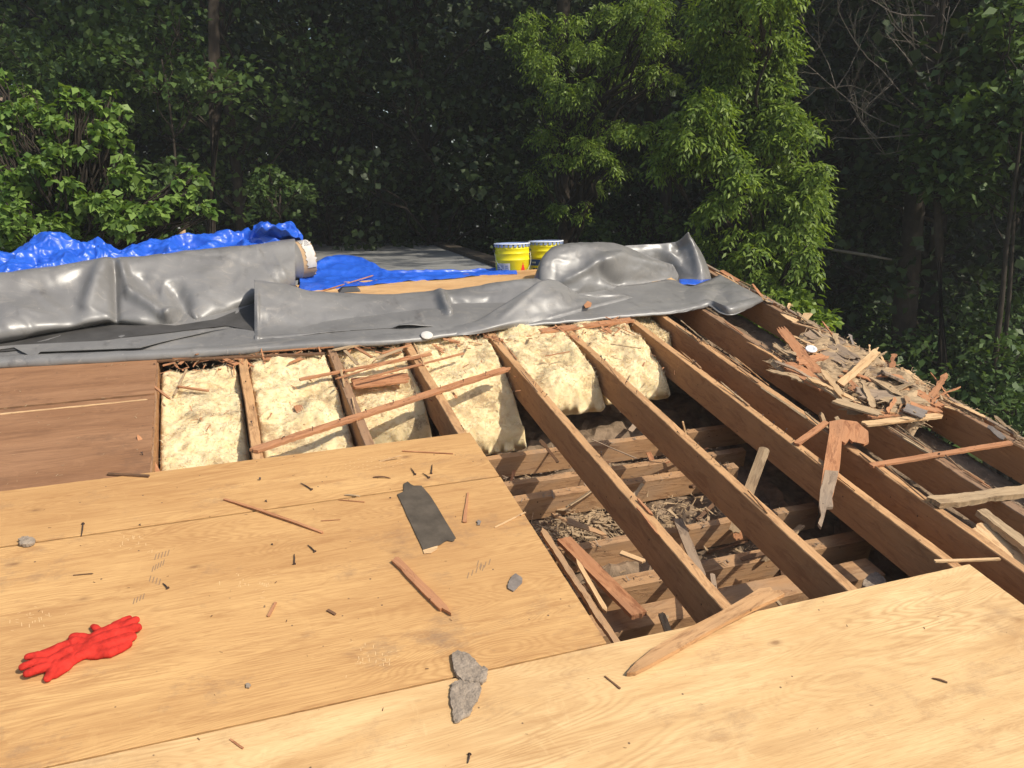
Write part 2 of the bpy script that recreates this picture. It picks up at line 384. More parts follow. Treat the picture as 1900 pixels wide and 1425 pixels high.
def poly(name, pts, th, mat, grain=None, rough=0.0, sub=0, seed=1, parent=None):
    """prism from a closed outline of world points (top face); grain = (i,j) outline points giving local x"""
    P = [Vector(p) for p in pts]; c = sum(P, Vector()) / len(P)
    nrm = Vector()
    for i in range(len(P)):
        a = P[i] - c; b_ = P[(i + 1) % len(P)] - c; nrm += a.cross(b_)
    if nrm.z < 0: nrm = -nrm; P = P[::-1]
    nrm.normalize()
    if grain: x = (Vector(grain[1]) - Vector(grain[0]))
    else: x = P[1] - P[0]
    x = (x - nrm * x.dot(nrm)).normalized(); y = nrm.cross(x)
    mw = Matrix(((x.x, y.x, nrm.x, c.x), (x.y, y.y, nrm.y, c.y), (x.z, y.z, nrm.z, c.z), (0, 0, 0, 1)))
    inv = mw.inverted(); L = [inv @ p for p in P]
    if sub:
        Q = []
        for i in range(len(L)):
            a, b_ = L[i], L[(i + 1) % len(L)]
            for k in range(sub):
                t = k / sub; p = a.lerp(b_, t)
                if k: p = p + Vector((noise.noise(p * 40 + Vector((seed, 0, 0))), noise.noise(p * 40 + Vector((0, seed, 5))), 0)) * rough
                Q.append(p)
        L = Q
    m_ = len(L)
    V = L + [p - Vector((0, 0, th)) for p in L]
    bm = bmesh.new(); bv = [bm.verts.new(v) for v in V]
    bm.faces.new(bv[:m_]); bm.faces.new(bv[m_:][::-1])
    for i in range(m_): bm.faces.new([bv[i], bv[m_ + i], bv[m_ + (i + 1) % m_], bv[(i + 1) % m_]])
    bmesh.ops.triangulate(bm, faces=[f for f in bm.faces if len(f.verts) > 4])
    bmesh.ops.recalc_face_normals(bm, faces=bm.faces)
    me = bpy.data.meshes.new(name); bm.to_mesh(me); bm.free()
    o = link(name, me, mat, mw=mw)
    if parent: o.parent = parent; o.matrix_local = Matrix.Translation(-parent.location) @ mw
    return o
def catmull(A, m_):
    """A: (n, k) control points -> (n-1)*m_+1 samples"""
    A = np.asarray(A, float); n = len(A)
    P = np.vstack([2 * A[0] - A[1], A, 2 * A[-1] - A[-2]])
    out = []
    for i in range(n - 1):
        p0, p1, p2, p3 = P[i], P[i + 1], P[i + 2], P[i + 3]
        for k in range(m_):
            t = k / m_
            out.append(0.5 * ((2 * p1) + (-p0 + p2) * t + (2 * p0 - 5 * p1 + 4 * p2 - p3) * t * t + (-p0 + 3 * p1 - 3 * p2 + p3) * t ** 3))
    out.append(A[-1]); return np.array(out)
def loft(rows, mu, mv):
    """rows: list of profiles (equal count) of world points"""
    G = np.array([[list(p) for p in r] for r in rows])        # n,k,3
    n, k, _ = G.shape
    g1 = np.array([catmull(G[i], mv) for i in range(n)])      # n, kk, 3
    g2 = np.array([catmull(g1[:, j], mu) for j in range(g1.shape[1])]).transpose(1, 0, 2)
    return g2
def gridF(a, b): return [(i * b + j, (i + 1) * b + j, (i + 1) * b + j + 1, i * b + j + 1) for i in range(a - 1) for j in range(b - 1)]
def to_px(P):
    d = P - np.array([0, 0, H]); x = d @ np.array(cr); y = d @ np.array(cu); z = d @ np.array(cf)
    return np.stack([950 + CF * x / z, 712.5 - CF * y / z], -1)
def seg_d(p, a, b):
    a = np.array(a, float); b = np.array(b, float); ab = b - a
    t = np.clip(((p - a) @ ab) / (ab @ ab), 0, 1)
    return np.linalg.norm(p - (a + t[..., None] * ab), axis=-1), t
def sheet(name, rows, mu, mv, mat, parent, creases=(), nz=(0.0, 3.0), thick=0.004, dirv=(0, -0.6, 0.8), origin=None):
    g = loft(rows, mu, mv); px = to_px(g); dv = np.array(dirv)
    for a, b, wpx, amp in creases:
        d, t = seg_d(px, a, b)
        g = g + (amp * np.exp(-(d / wpx) ** 2) * np.clip(1.25 - 0.6 * np.abs(t - 0.5) * 2, 0.2, 1))[..., None] * dv
    if nz[0]:
        for i in range(g.shape[0]):
            for j in range(g.shape[1]):
                p = Vector(g[i, j]); v = noise.noise(p * nz[1]) + 0.45 * noise.noise(p * nz[1] * 2.7 + Vector((5, 1, 2)))
                q_ = p * nz[1] * 1.3 + Vector((2, 8, 0)); v += .6 * max(0, 1 - abs(noise.noise(q_)) * 5) + .5 * max(0, 1 - abs(noise.noise(q_ * 2.1)) * 4) - .5 * max(0, 1 - abs(noise.noise(q_ * 1.6 + Vector((9, 0, 0)))) * 5)
                g[i, j] += dv * v * nz[0]
    a, b, _ = g.shape
    o = world_mesh(name, [Vector(v) for v in g.reshape(-1, 3)], gridF(a, b), mat, parent, True, origin)
    if thick: mod_solid(o, thick, 0)
    return o

# rubble covered ceiling below the joists
nx, ny = 110, 120
V = []
for i in range(nx):
    for j in range(ny):
        x = -0.6 + 4.75 * i / (nx - 1); y = -0.6 + 7.6 * j / (ny - 1)
        z = -0.555 + 0.06 * noise.noise((x * 3, y * 3, 0)) + 0.035 * noise.noise((x * 11, y * 11, 2)) + 0.012 * noise.noise((x * 31, y * 31, 4))
        V.append((x, y, z))
at = world_mesh('attic_floor', V, gridF(nx, ny), M['dust'], None, False); tag(at, kind='structure')
V = []
nx, ny = 40, 150
for i in range(nx):
    for j in range(ny):
        x = 2.99 + 1.2 * i / (nx - 1); y = 0.5 + 6.4 * j / (ny - 1)
        z = -0.235 + 0.02 * noise.noise((x * 7, y * 5, 0)) + 0.012 * noise.noise((x * 27, y * 27, 2))
        V.append((x, y, z))
at = world_mesh('soffit_floor', V, gridF(nx, ny), M['dust'], None, False); tag(at, kind='structure')

# ------------------------------------------------------------------ rafters
def nail_mesh():
    pts = [(0, 0, 0), (0, 0, .012), (.002, 0, .018), (.006, 0, .021)]
    V, F = tubeVF(pts, 0.0016, 6)
    V2, F2 = tubeVF([(.005, 0, .0205), (.0068, 0, .0213)], 0.0042, 8)
    return pyd('nail', *join([(V, F), (V2, F2)]))
NAIL = nail_mesh()
def add_nail(parent, x, y, z, rz, s=1.0, tilt=0.0):
    o = bpy.data.objects.new('nail', NAIL); C.objects.link(o); o.parent = parent
    if not NAIL.materials: NAIL.materials.append(M['nail'])
    o.location = (x, y, z); o.rotation_euler = (tilt, random.uniform(-.5, .5), rz); o.scale = (s, s, s)
def rafter(xl, xr, y0, y1, depth, label, mat, nails=8, zt=0.0, rot=0.0, rough=0.003):
    """beam running along world Y; local x = world Y"""
    L = y1 - y0; n = int(L / 0.02); wd = xr - xl; sd = random.uniform(0, 90)
    V = []; F = []
    for i in range(n + 1):
        x = L * i / n
        a = noise.noise((x * 5, sd, 0)); b_ = noise.noise((x * 28, sd, 1)); c = noise.noise((x * 28, sd, 5))
        cut = max(0, noise.noise((x * 3.1, sd, 8)) - 0.25) * rot
        e1 = rough * (a + b_); e2 = rough * (a + c)
        prof = [(wd / 2 + e1 - .003, 0), (wd / 2 + e1, -.004), (wd / 2, -depth), (-wd / 2, -depth), (-wd / 2 + e2, -.004 - cut * .03), (-wd / 2 + e2 + .003 + cut * .02, 0), (0, -cut * .004 + .001 * b_)]
        for (y, z) in prof: V.append((x, y, z))
    m_ = 7
    for i in range(n):
        for k in range(m_):
            k2 = (k + 1) % m_; F.append((i * m_ + k, i * m_ + k2, (i + 1) * m_ + k2, (i + 1) * m_ + k))
    F.append(tuple(range(m_))[::-1]); F.append(tuple(n * m_ + k for k in range(m_)))
    bm = bmesh.new(); bv = [bm.verts.new(v) for v in V]
    for f in F: bm.faces.new([bv[i] for i in f])
    bmesh.ops.recalc_face_normals(bm, faces=bm.faces)
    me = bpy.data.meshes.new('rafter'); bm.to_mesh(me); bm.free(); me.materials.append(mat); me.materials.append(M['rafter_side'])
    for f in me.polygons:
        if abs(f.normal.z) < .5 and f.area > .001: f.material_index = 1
    rt = bpy.data.objects.new('rafter', me); C.objects.link(rt); rt.matrix_world = Matrix.Translation(((xl + xr) / 2, y0, zt)) @ Matrix.Rotation(math.pi / 2, 4, 'Z')
    tag(rt, label, 'rafter', 'exposed roof rafters')
    for k in range(nails):
        xx = random.uniform(0.36, 0.84) * L if y0 < 2 else random.uniform(.05, .95) * L
        add_nail(rt, xx, random.uniform(-.3, .3) * wd, 0, random.uniform(0, 6.3), random.uniform(.7, 1.5), random.uniform(-.6, .6))
    return rt
def XL(px, py, z=0): return Z(px, py, z).x
RW = 0.052
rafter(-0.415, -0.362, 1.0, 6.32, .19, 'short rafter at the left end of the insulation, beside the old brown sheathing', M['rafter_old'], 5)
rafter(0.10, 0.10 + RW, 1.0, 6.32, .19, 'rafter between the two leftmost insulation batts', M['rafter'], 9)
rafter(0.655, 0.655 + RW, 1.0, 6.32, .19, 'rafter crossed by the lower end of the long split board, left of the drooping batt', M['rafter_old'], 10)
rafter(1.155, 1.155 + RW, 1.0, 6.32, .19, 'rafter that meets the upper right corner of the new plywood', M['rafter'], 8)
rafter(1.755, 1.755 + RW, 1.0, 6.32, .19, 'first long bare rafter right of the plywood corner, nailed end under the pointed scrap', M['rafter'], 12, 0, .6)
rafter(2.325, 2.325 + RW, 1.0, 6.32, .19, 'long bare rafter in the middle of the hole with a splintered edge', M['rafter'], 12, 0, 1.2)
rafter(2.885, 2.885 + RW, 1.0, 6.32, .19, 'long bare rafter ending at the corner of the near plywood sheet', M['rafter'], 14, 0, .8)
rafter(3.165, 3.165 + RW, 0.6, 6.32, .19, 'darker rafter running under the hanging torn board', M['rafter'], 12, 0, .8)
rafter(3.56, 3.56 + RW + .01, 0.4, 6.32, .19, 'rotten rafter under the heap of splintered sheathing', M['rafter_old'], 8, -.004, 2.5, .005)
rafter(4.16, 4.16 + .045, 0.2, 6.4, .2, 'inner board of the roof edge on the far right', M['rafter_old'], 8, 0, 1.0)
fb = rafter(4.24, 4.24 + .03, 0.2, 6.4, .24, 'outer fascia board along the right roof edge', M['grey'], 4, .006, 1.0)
fb.name = 'fascia_board'; fb['category'] = 'fascia board'; fb['group'] = 'boards of the roof edge'

# ------------------------------------------------------------------ joists across the hole
def joist(y, x0, x1, label, zt=-.39, wd=.05, dp=.14, mat=None):
    V, F = boxVF(0, x1 - x0, 0, wd, -dp, 0)
    bm = bmesh.new(); bv = [bm.verts.new(v) for v in V]
    for f in F: bm.faces.new([bv[i] for i in f])
    bmesh.ops.subdivide_edges(bm, edges=[e for e in bm.edges if abs(e.verts[0].co.x - e.verts[1].co.x) > .5], cuts=60)
    sd = random.uniform(0, 50)
    for v in bm.verts:
        v.co.z += .005 * noise.noise((v.co.x * 5, v.co.y * 20, sd)) + .002 * noise.noise((v.co.x * 30, v.co.y * 20, sd)); v.co.y += .004 * noise.noise((v.co.x * 6, v.co.z * 9, sd))
    bmesh.ops.recalc_face_normals(bm, faces=bm.faces)
    me = bpy.data.meshes.new('ceiling_joist'); bm.to_mesh(me); bm.free()
    o = link('ceiling_joist', me, mat or M['joist'], None, (x0, y, zt))
    return tag(o, label, 'joist', 'ceiling joists under the opened roof')
for a in [(4.10, .95, 3.4, 'farthest ceiling joist in the hole, just past the insulation ends'),
          (3.84, .95, 3.1, 'low ceiling joist second from the insulation, grey with dirt on top', -.42),
          (3.63, .95, 2.9, 'ceiling joist in front of the litter of wood chips', -.39, .06),
          (3.13, .95, 3.1, 'ceiling joist behind the leaning grey stick'),
          (2.80, .95, 3.2, 'ceiling joist with rubble on top, in the middle of the near half of the hole', -.40, .09),
          (2.50, .95, 3.0, 'thick ceiling joist under the reddish loose plank', -.37, .14),
          (2.16, .95, 2.9, 'nearest ceiling joist, half hidden by the near plywood sheet', -.39, .06)]:
    joist(*a)
V, F = [], []
# ------------------------------------------------------------------ plywood
def ply(name, x0, x1, y0, y1, zt, th, mat, label, group='new plywood sheets', rag=0.0015, corners=None, zj=0.0):
    n = 60; pts = []
    cs = corners or [(x0, y0), (x1, y0), (x1, y1), (x0, y1)]
    for a, b_ in zip(cs, cs[1:] + cs[:1]):
        a = Vector((*a, 0)); b_ = Vector((*b_, 0)); ln = (b_ - a).length; k = max(2, int(ln / .03)); nv = Vector((-(b_ - a).y, (b_ - a).x, 0)).normalized()
        for i in range(k):
            p = a.lerp(b_, i / k); pts.append(p + nv * rag * (noise.noise(p * 22) + .5 * noise.noise(p * 70)) * (0 if i == 0 else 1))
    c = Vector(((x0 + x1) / 2, (y0 + y1) / 2, zt)); m_ = len(pts)
    V = [(p.x - c.x, p.y - c.y, 0) for p in pts] + [(p.x - c.x, p.y - c.y, -th) for p in pts]
    F = [tuple(range(m_)), tuple(range(m_, 2 * m_))[::-1]] + [(i, m_ + i, m_ + (i + 1) % m_, (i + 1) % m_) for i in range(m_)]
    o = link(name, pyd(name, V, F), mat, None, c); mod_bev(o, .0012)
    return tag(o, label, 'plywood sheet', group)
YS3 = 2.072; YS2 = 3.285; YS1 = 3.735; XP = 1.222
ply('plywood_sheet', -2.5, XP, YS3 + .005, YS2 - .012, .019, .018, M['ply'], 'wide new plywood sheet under the red gloves and the black felt strip')
ply('plywood_sheet', -2.5, XP - .004, YS2, YS1, .0185, .018, M['ply'], 'narrow strip of new plywood between the insulation and the wide sheet',
    corners=[(-2.5, YS2), (XP - .002, YS2), (XP - .012, YS1 + .01), (-2.5, YS1 - .01)])
ply('plywood_sheet', -2.5, 2.95, .85, YS3 - .003, .0195, .018, M['ply2'], 'pale streaky new plywood sheet across the bottom, under the pointed scrap of wood')
ply('plywood_sheet', -2.5, 2.95, -.4, .845, .0195, .018, M['ply'], 'new plywood sheet nearest the camera, out of the picture')
for a in [(-2.6, -.37, 3.70, 4.61, 'lower old brown sheathing sheet at the left, next to the new plywood'), (-2.6, -.372, 4.635, 6.3, 'upper old brown sheathing sheet at the left, running under the grey membrane')]:
    ply('old_sheathing', *a[:4], .014, .016, M['oldply'], a[4], 'old brown sheathing sheets', rag=.004)['category'] = 'sheathing'
o = board('wood_strip', Z(0, 768, .016), Z(270, 741, .016), .014, .006, M['pale'], .01, .03, .004); tag(o, 'thin pale splintered strip in the seam between the old brown sheets', 'wood strip')
# OSB ridge board and far roof
ply('osb_board', -1.2, 3.7, 6.0, 6.44, .02, .018, M['osb'], 'rough orange board lying between the grey membrane and the blue tarp', 'ridge boards', .004,
    corners=[(.66, 5.9), (3.7, 5.9), (3.7, 6.44), (.60, 6.37)])['category'] = 'board'
FZ = 1.36                                # level of the far flat roof
def FR(px, py, z=FZ): return RI @ TZ(px, py, z)
# ------------------------------------------------------------------ insulation batts
def batt(x0, x1, prof, th, label, sd, endround=.06, side=.0, lift=.0):
    """prof: (y, ztop) control points from far to near"""
    pr = catmull([(y, z) for y, z in prof], 24); n = len(pr); 
    ln = np.concatenate([[0], np.cumsum(np.linalg.norm(np.diff(pr, axis=0), axis=1))]); tot = ln[-1]
    ny = max(30, int(tot / .009)); nxx = max(30, int((x1 - x0) / .009))
    ys = np.interp(np.linspace(0, tot, ny), ln, pr[:, 0]); zs = np.interp(np.linspace(0, tot, ny), ln, pr[:, 1])
    top = []; bot = []
    for j in range(ny):
        s = tot * j / (ny - 1); r1 = min(1, (tot - s) / endround); e = math.sqrt(max(0, 1 - (1 - r1) ** 2))
        r0 = min(1, s / .05); e *= math.sqrt(max(0, 1 - (1 - r0) ** 2)) * .5 + .5
        for i in range(nxx):
            u = i / (nxx - 1); rs = min(1, min(u, 1 - u) * (x1 - x0) / .03); es = math.sqrt(max(0, 1 - (1 - rs) ** 2))
            k = e * es; x = x0 + (x1 - x0) * u
            p = Vector((x, ys[j], zs[j])); q = p * 5 + Vector((sd, 0, 0))
            w_ = noise.fractal(q * .9, 1.15, 2.1, 6) * .055 + noise.fractal(q * 4.1, 1.0, 2.2, 4) * .006 - .03 * max(0, noise.noise(q * 1.3 + Vector((0, 9, 0))) - .15)
            edge = .03 * noise.fractal(Vector((x * 7, ys[j] * 4, sd + zs[j] * 14)), .9, 2, 4) * (1 - r1)
            top.append(Vector((x, ys[j] + edge + .01 * noise.noise(q * 4), zs[j] - th / 2 + th / 2 * k + w_ * k)))
            bot.append(Vector((x, ys[j] + edge, zs[j] - th / 2 - th / 2 * k)))
    a = len(top); F = gridF(ny, nxx); F2 = [tuple(i + a for i in f[::-1]) for f in F]
    rim = []
    for j in range(ny - 1): rim.append((j * nxx, a + j * nxx, a + (j + 1) * nxx, (j + 1) * nxx)); rim.append((j * nxx + nxx - 1, (j + 1) * nxx + nxx - 1, a + (j + 1) * nxx + nxx - 1, a + j * nxx + nxx - 1))
    for i in range(nxx - 1): rim.append((i, i + 1, a + i + 1, a + i)); l = (ny - 1) * nxx; rim.append((l + i, a + l + i, a + l + i + 1, l + i + 1))
    V = top + bot
    bm = bmesh.new(); bv = [bm.verts.new(v) for v in V]
    for f in F + F2 + rim: bm.faces.new([bv[i] for i in f])
    bmesh.ops.recalc_face_normals(bm, faces=bm.faces)
    c = Vector(((x0 + x1) / 2, ys[ny // 2], 0))
    for v in bm.verts: v.co -= c
    me = bpy.data.meshes.new('insulation_batt'); bm.to_mesh(me); bm.free(); me.polygons.foreach_set('use_smooth', [True] * len(me.polygons))
    o = link('insulation_batt', me, M['ins'], None, c)
    rg = random.Random(sd); FV = []; FF = []
    for k in range(5200):
        i = rg.randrange(nxx * 2, a - nxx); p = top[i] - c
        if i % nxx < 2 or i % nxx > nxx - 3: continue
        an = rg.uniform(0, 6.28); L_ = rg.uniform(.006, .030); el = rg.uniform(-.1, .9)
        d_ = Vector((math.cos(an) * math.cos(el), math.sin(an) * math.cos(el), math.sin(el))) * L_; sv = Vector((-d_.y, d_.x, 0)).normalized() * rg.uniform(.0004, .0014)
        n0 = len(FV); md = p + d_ * .55 + Vector((0, 0, L_ * .12)); FV += [p - sv, p + sv, md + sv, md - sv, p + d_]; FF += [(n0, n0 + 1, n0 + 2, n0 + 3), (n0 + 3, n0 + 2, n0 + 4)]
    fo = link('loose_fibres', pyd('loose_fibres', FV, FF), M['ins'], o)
    return tag(o, label, 'insulation batt', 'yellow insulation batts')
batt(-.355, .095, [(5.05, -.04), (4.6, -.06), (4.1, -.12), (3.6, -.2), (3.3, -.24)], .13, 'leftmost yellow insulation batt, beside the old brown sheathing', 1)
batt(.155, .65, [(5.1, -.03), (4.6, -.06), (4.1, -.12), (3.6, -.19), (3.3, -.22)], .13, 'second yellow insulation batt from the left, with a brown wood chip on it', 2)
batt(.71, 1.15, [(5.15, -.03), (4.85, -.05), (4.6, -.09), (4.42, -.14), (4.32, -.2), (4.28, -.28)], .13, 'yellow insulation batt with broken boards on it, its near end sagging', 3)
batt(1.21, 1.75, [(5.2, -.02), (4.95, -.04), (4.7, -.08), (4.5, -.16), (4.34, -.26), (4.25, -.36)], .12, 'yellow insulation batt that hangs lowest, behind the plywood corner', 4)
batt(1.81, 2.315, [(5.3, -.01), (5.05, .01), (4.85, -.02), (4.65, -.05), (4.45, -.09), (4.32, -.17)], .15, 'thick lumpy yellow insulation batt curling down between the two long rafters', 5, .09)
batt(2.38, 2.87, [(5.35, -.02), (5.15, -.0), (4.95, -.03), (4.75, -.07), (4.58, -.13), (4.45, -.2)], .15, 'rightmost large yellow insulation batt with its end sagging', 6, .09)
batt(2.95, 3.15, [(5.5, -.03), (5.3, -.04), (5.05, -.07), (4.95, -.1)], .1, 'small scrap of yellow insulation in the narrow bay between two dark rafters', 8, .05)

# ------------------------------------------------------------------ grey membrane (peeled back) and its roll
def P_(px, py, kind, v): return Z(px, py, v) if kind == 'z' else Y(px, py, v)
mem = empty('roofing_membrane', (1.2, 5.5, 0), 'long grey rubber roofing membrane peeled back in heavy folds across the roof', 'membrane')
# base layer with a rounded front hem
fe = [(-160, 700), (0, 683), (200, 672), (400, 660), (560, 648), (700, 640), (780, 632), (860, 620), (960, 608), (1060, 598), (1165, 589), (1240, 583), (1290, 574), (1320, 570), (1352, 584), (1385, 574), (1414, 558)]
hem = [28, 27, 26, 24, 22, 18, 12, 8, 6, 6, 8, 10, 12, 18, 30, 25, 8]
bk = [0] * 17
rows = []
for (x, y), hm in zip(fe, hem):
    bk_ = 1.0 if x < 620 else .62
    f0 = Z(x, y, .016); lift = .012 + hm * .0011
    if 1300 < x < 1400: lift += .01
    rows.append([f0 + Vector((0, .05, -.012)), f0 + Vector((0, 0, -.004)), f0 + Vector((0, .004, lift * .7)), f0 + Vector((0, .03, lift)), f0 + Vector((0, .07, lift * .95)), f0 + Vector((0, .13, .022)), f0 + Vector((0, .24, .022)), f0 + Vector((0, .4, .024)), f0 + Vector((0, bk_, .024))])
sheet('base_layer', rows, 10, 6, M['rubber'], mem, nz=(.005, 3.0), thick=.003, dirv=(0, 0, 1),
      creases=[((0, 655), (470, 640), 3, -.012), ((500, 660), (1000, 640), 3, -.004)])
# second ply of the hem, a ragged lap on the left
M['rubber_under'] = simple('black_membrane_underside', (0.062, 0.058, 0.055), 0.6, 0.3, 0, 0.3, 5)
o = poly('dark_underside', [Z(*p, .046) for p in [(-150, 640), (0, 628), (75, 616), (210, 594), (325, 604), (400, 592), (480, 560), (480, 616), (420, 604), (250, 624), (75, 646), (0, 652), (-150, 668)]], .002, M['rubber_under'], parent=mem)
o = poly('lap_strip', [Z(*p, .055) for p in [(-150, 668), (25, 644), (62, 663), (75, 652), (258, 645), (300, 634), (425, 606), (380, 612), (280, 628), (150, 634), (30, 640), (-150, 655)]], .004, M['rubber'], parent=mem)
# middle flap, folded over towards the camera
def prof(x, ps): return [P_(p[0] if len(p) == 4 else x, *(p[1:] if len(p) == 4 else p)) for p in ps]
rows = []
MF = [  # x, crest y, upper front y, mid y, lower y, bottom y ; depths
 (472, 520, 532, 565, 610, 636), (490, 522, 535, 568, 606, 633), (530, 528, 545, 575, 605, 630), (570, 540, 552, 580, 606, 626), (640, 545, 556, 582, 604, 619), (720, 547, 556, 580, 602, 614),
 (790, 542, 552, 578, 600, 611), (830, 538, 549, 574, 597, 609), (880, 532, 544, 568, 590, 606), (930, 525, 538, 560, 585, 600), (985, 518, 532, 556, 578, 592), (1010, 516, 530, 552, 570, 586)]
for x, c, u_, m1, lo, b_ in MF:
    rows.append([Y(x, c + 6, 5.98), Y(x, c, 5.86), Y(x, u_, 5.72), Y(x, m1, 5.56), Y(x, lo, 5.42), Z(x, b_ - 3, .03), Z(x, b_ + 1, .02) + Vector((0, .05, 0))])
sheet('folded_flap', rows, 12, 10, M['rubber'], mem, nz=(.006, 3.0), thick=.003,
      creases=[((815, 545), (832, 588), 9, .075), ((832, 588), (740, 610), 8, .05), ((840, 562), (880, 575), 10, -.045), ((880, 570), (950, 565), 20, -.055), ((465, 629), (800, 607), 4, .02), ((600, 600), (760, 596), 10, -.015), ((900, 532), (980, 522), 6, .02), ((540, 535), (900, 550), 5, .012), ((478, 540), (478, 630), 4, .012)])
# raised big fold, right of the middle: front lobe
rows = []
LF = [ # px per row from top back to bottom; rows are left -> right, each (px,py,Y)
 [(1000, 500, 6.05), (990, 520, 5.95), (994, 545, 5.85), (1000, 562, 5.80), (1010, 575, 5.74)],
 [(1020, 462, 6.10), (1006, 480, 5.95), (1004, 512, 5.82), (1016, 545, 5.74), (1035, 568, 5.70)],
 [(1050, 452, 6.12), (1038, 463, 5.96), (1040, 500, 5.82), (1052, 536, 5.72), (1065, 560, 5.68)],
 [(1090, 449, 6.14), (1085, 458, 5.98), (1086, 492, 5.82), (1092, 526, 5.72), (1095, 556, 5.70)],
 [(1128, 449, 6.16), (1128, 462, 5.98), (1128, 490, 5.80), (1130, 522, 5.74), (1132, 552, 5.72)],
 [(1160, 458, 6.16), (1162, 470, 6.00), (1162, 494, 5.86), (1162, 520, 5.80), (1165, 548, 5.74)],
 [(1200, 474, 6.16), (1202, 482, 6.02), (1202, 502, 5.92), (1202, 524, 5.86), (1205, 543, 5.78)],
 [(1232, 488, 6.14), (1236, 494, 6.04), (1240, 508, 5.98), (1240, 524, 5.92), (1242, 538, 5.84)],
 [(1246, 492, 6.10), (1254, 502, 6.08), (1259, 513, 6.06), (1254, 527, 6.02), (1246, 537, 5.98)]]
for r in LF: rows.append([Y(*p) for p in r])
sheet('front_fold', rows, 14, 16, M['rubber'], mem, nz=(.006, 3.0), thick=.003,
      creases=[((1048, 522), (1105, 492), 7, .03), ((1105, 490), (1150, 478), 14, .07), ((1150, 478), (1245, 496), 8, .03), ((1115, 515), (1220, 520), 16, -.04), ((1060, 480), (1120, 470), 22, -.02), ((1110, 497), (1150, 520), 9, -.045)])
# back fold with the upright corner
BF = [
 [(1120, 470, 6.35), (1125, 480, 6.3), (1130, 500, 6.26), (1140, 520, 6.2), (1150, 545, 6.1)],
 [(1160, 456, 6.34), (1165, 466, 6.3), (1170, 490, 6.25), (1180, 515, 6.18), (1190, 545, 6.05)],
 [(1210, 453, 6.32), (1215, 465, 6.28), (1220, 490, 6.22), (1226, 515, 6.15), (1230, 542, 6.0)],
 [(1245, 451, 6.30), (1248, 466, 6.26), (1254, 490, 6.18), (1256, 515, 6.08), (1256, 538, 5.96)],
 [(1262, 444, 6.26), (1270, 464, 6.22), (1278, 488, 6.12), (1280, 512, 6.02), (1280, 534, 5.93)],
 [(1276, 431, 6.22), (1286, 456, 6.18), (1295, 482, 6.08), (1302, 507, 5.98), (1304, 530, 5.92)],
 [(1281, 436, 6.24), (1293, 458, 6.22), (1306, 480, 6.16), (1316, 504, 6.06), (1322, 526, 5.96)]]
sheet('back_fold', [[Y(*p) for p in r] for r in BF], 12, 12, M['rubber'], mem, nz=(.006, 3.0), thick=.003,
      creases=[((1276, 440), (1255, 470), 8, -.03), ((1240, 468), (1262, 500), 12, .03), ((1225, 480), (1262, 520), 12, -.05), ((1284, 470), (1300, 520), 14, .03)])
# swooping flap that rises from the middle flap to the big fold
SW = [
 [(770, 612, .012), (772, 617, .012), (775, 622, .012), (778, 627, .012)],
 [(870, 600, .05), (872, 608, .05), (876, 614, .04), (880, 620, .02)],
 [(930, 568, .11), (935, 585, .09), (940, 600, .06), (945, 609, .02)],
 [(975, 540, .18), (985, 560, .14), (1000, 583, .07), (1010, 600, .02)],
 [(1004, 522, .22), (1030, 548, .15), (1050, 572, .07), (1065, 588, .02)],
 [(1030, 520, .2), (1066, 550, .11), (1090, 568, .05), (1110, 578, .02)],
 [(1080, 545, .09), (1105, 553, .055), (1130, 560, .045), (1150, 567, .02)],
 [(1150, 546, .06), (1165, 548, .055), (1176, 552, .04), (1182, 556, .02)]]
sheet('swooping_flap', [[Z(*p) for p in r] for r in SW], 12, 12, M['rubber'], mem, nz=(.004, 3.0), thick=.003,
      creases=[((1000, 530), (930, 590), 6, .015), ((1020, 590), (1160, 552), 4, .012), ((1060, 556), (1080, 545), 8, -.02)])
# right hand apron hanging over the roof edge
AP = [
 [(1140, 556, .03), (1150, 566, .026), (1160, 574, .026), (1170, 588, .022)],
 [(1200, 546, .03), (1205, 556, .028), (1212, 568, .03), (1222, 584, .024)],
 [(1260, 538, .035), (1262, 548, .035), (1266, 560, .035), (1272, 578, .026)],
 [(1305, 530, .05), (1306, 540, .07), (1307, 552, .06), (1309, 566, .03)],
 [(1335, 527, .06), (1334, 540, .05), (1334, 555, .03), (1336, 581, .02)],
 [(1358, 526, .07), (1362, 536, .075), (1364, 556, .05), (1362, 584, .02)],
 [(1385, 536, .07), (1388, 544, .07), (1390, 556, .05), (1388, 573, .015)],
 [(1410, 552, .03), (1413, 554, .03), (1415, 556, .02), (1416, 559, .005)]]
sheet('right_apron', [[Z(*p) for p in r] for r in AP], 12, 12, M['rubber'], mem, nz=(.004, 3.0), thick=.003, dirv=(0, -.3, .95))
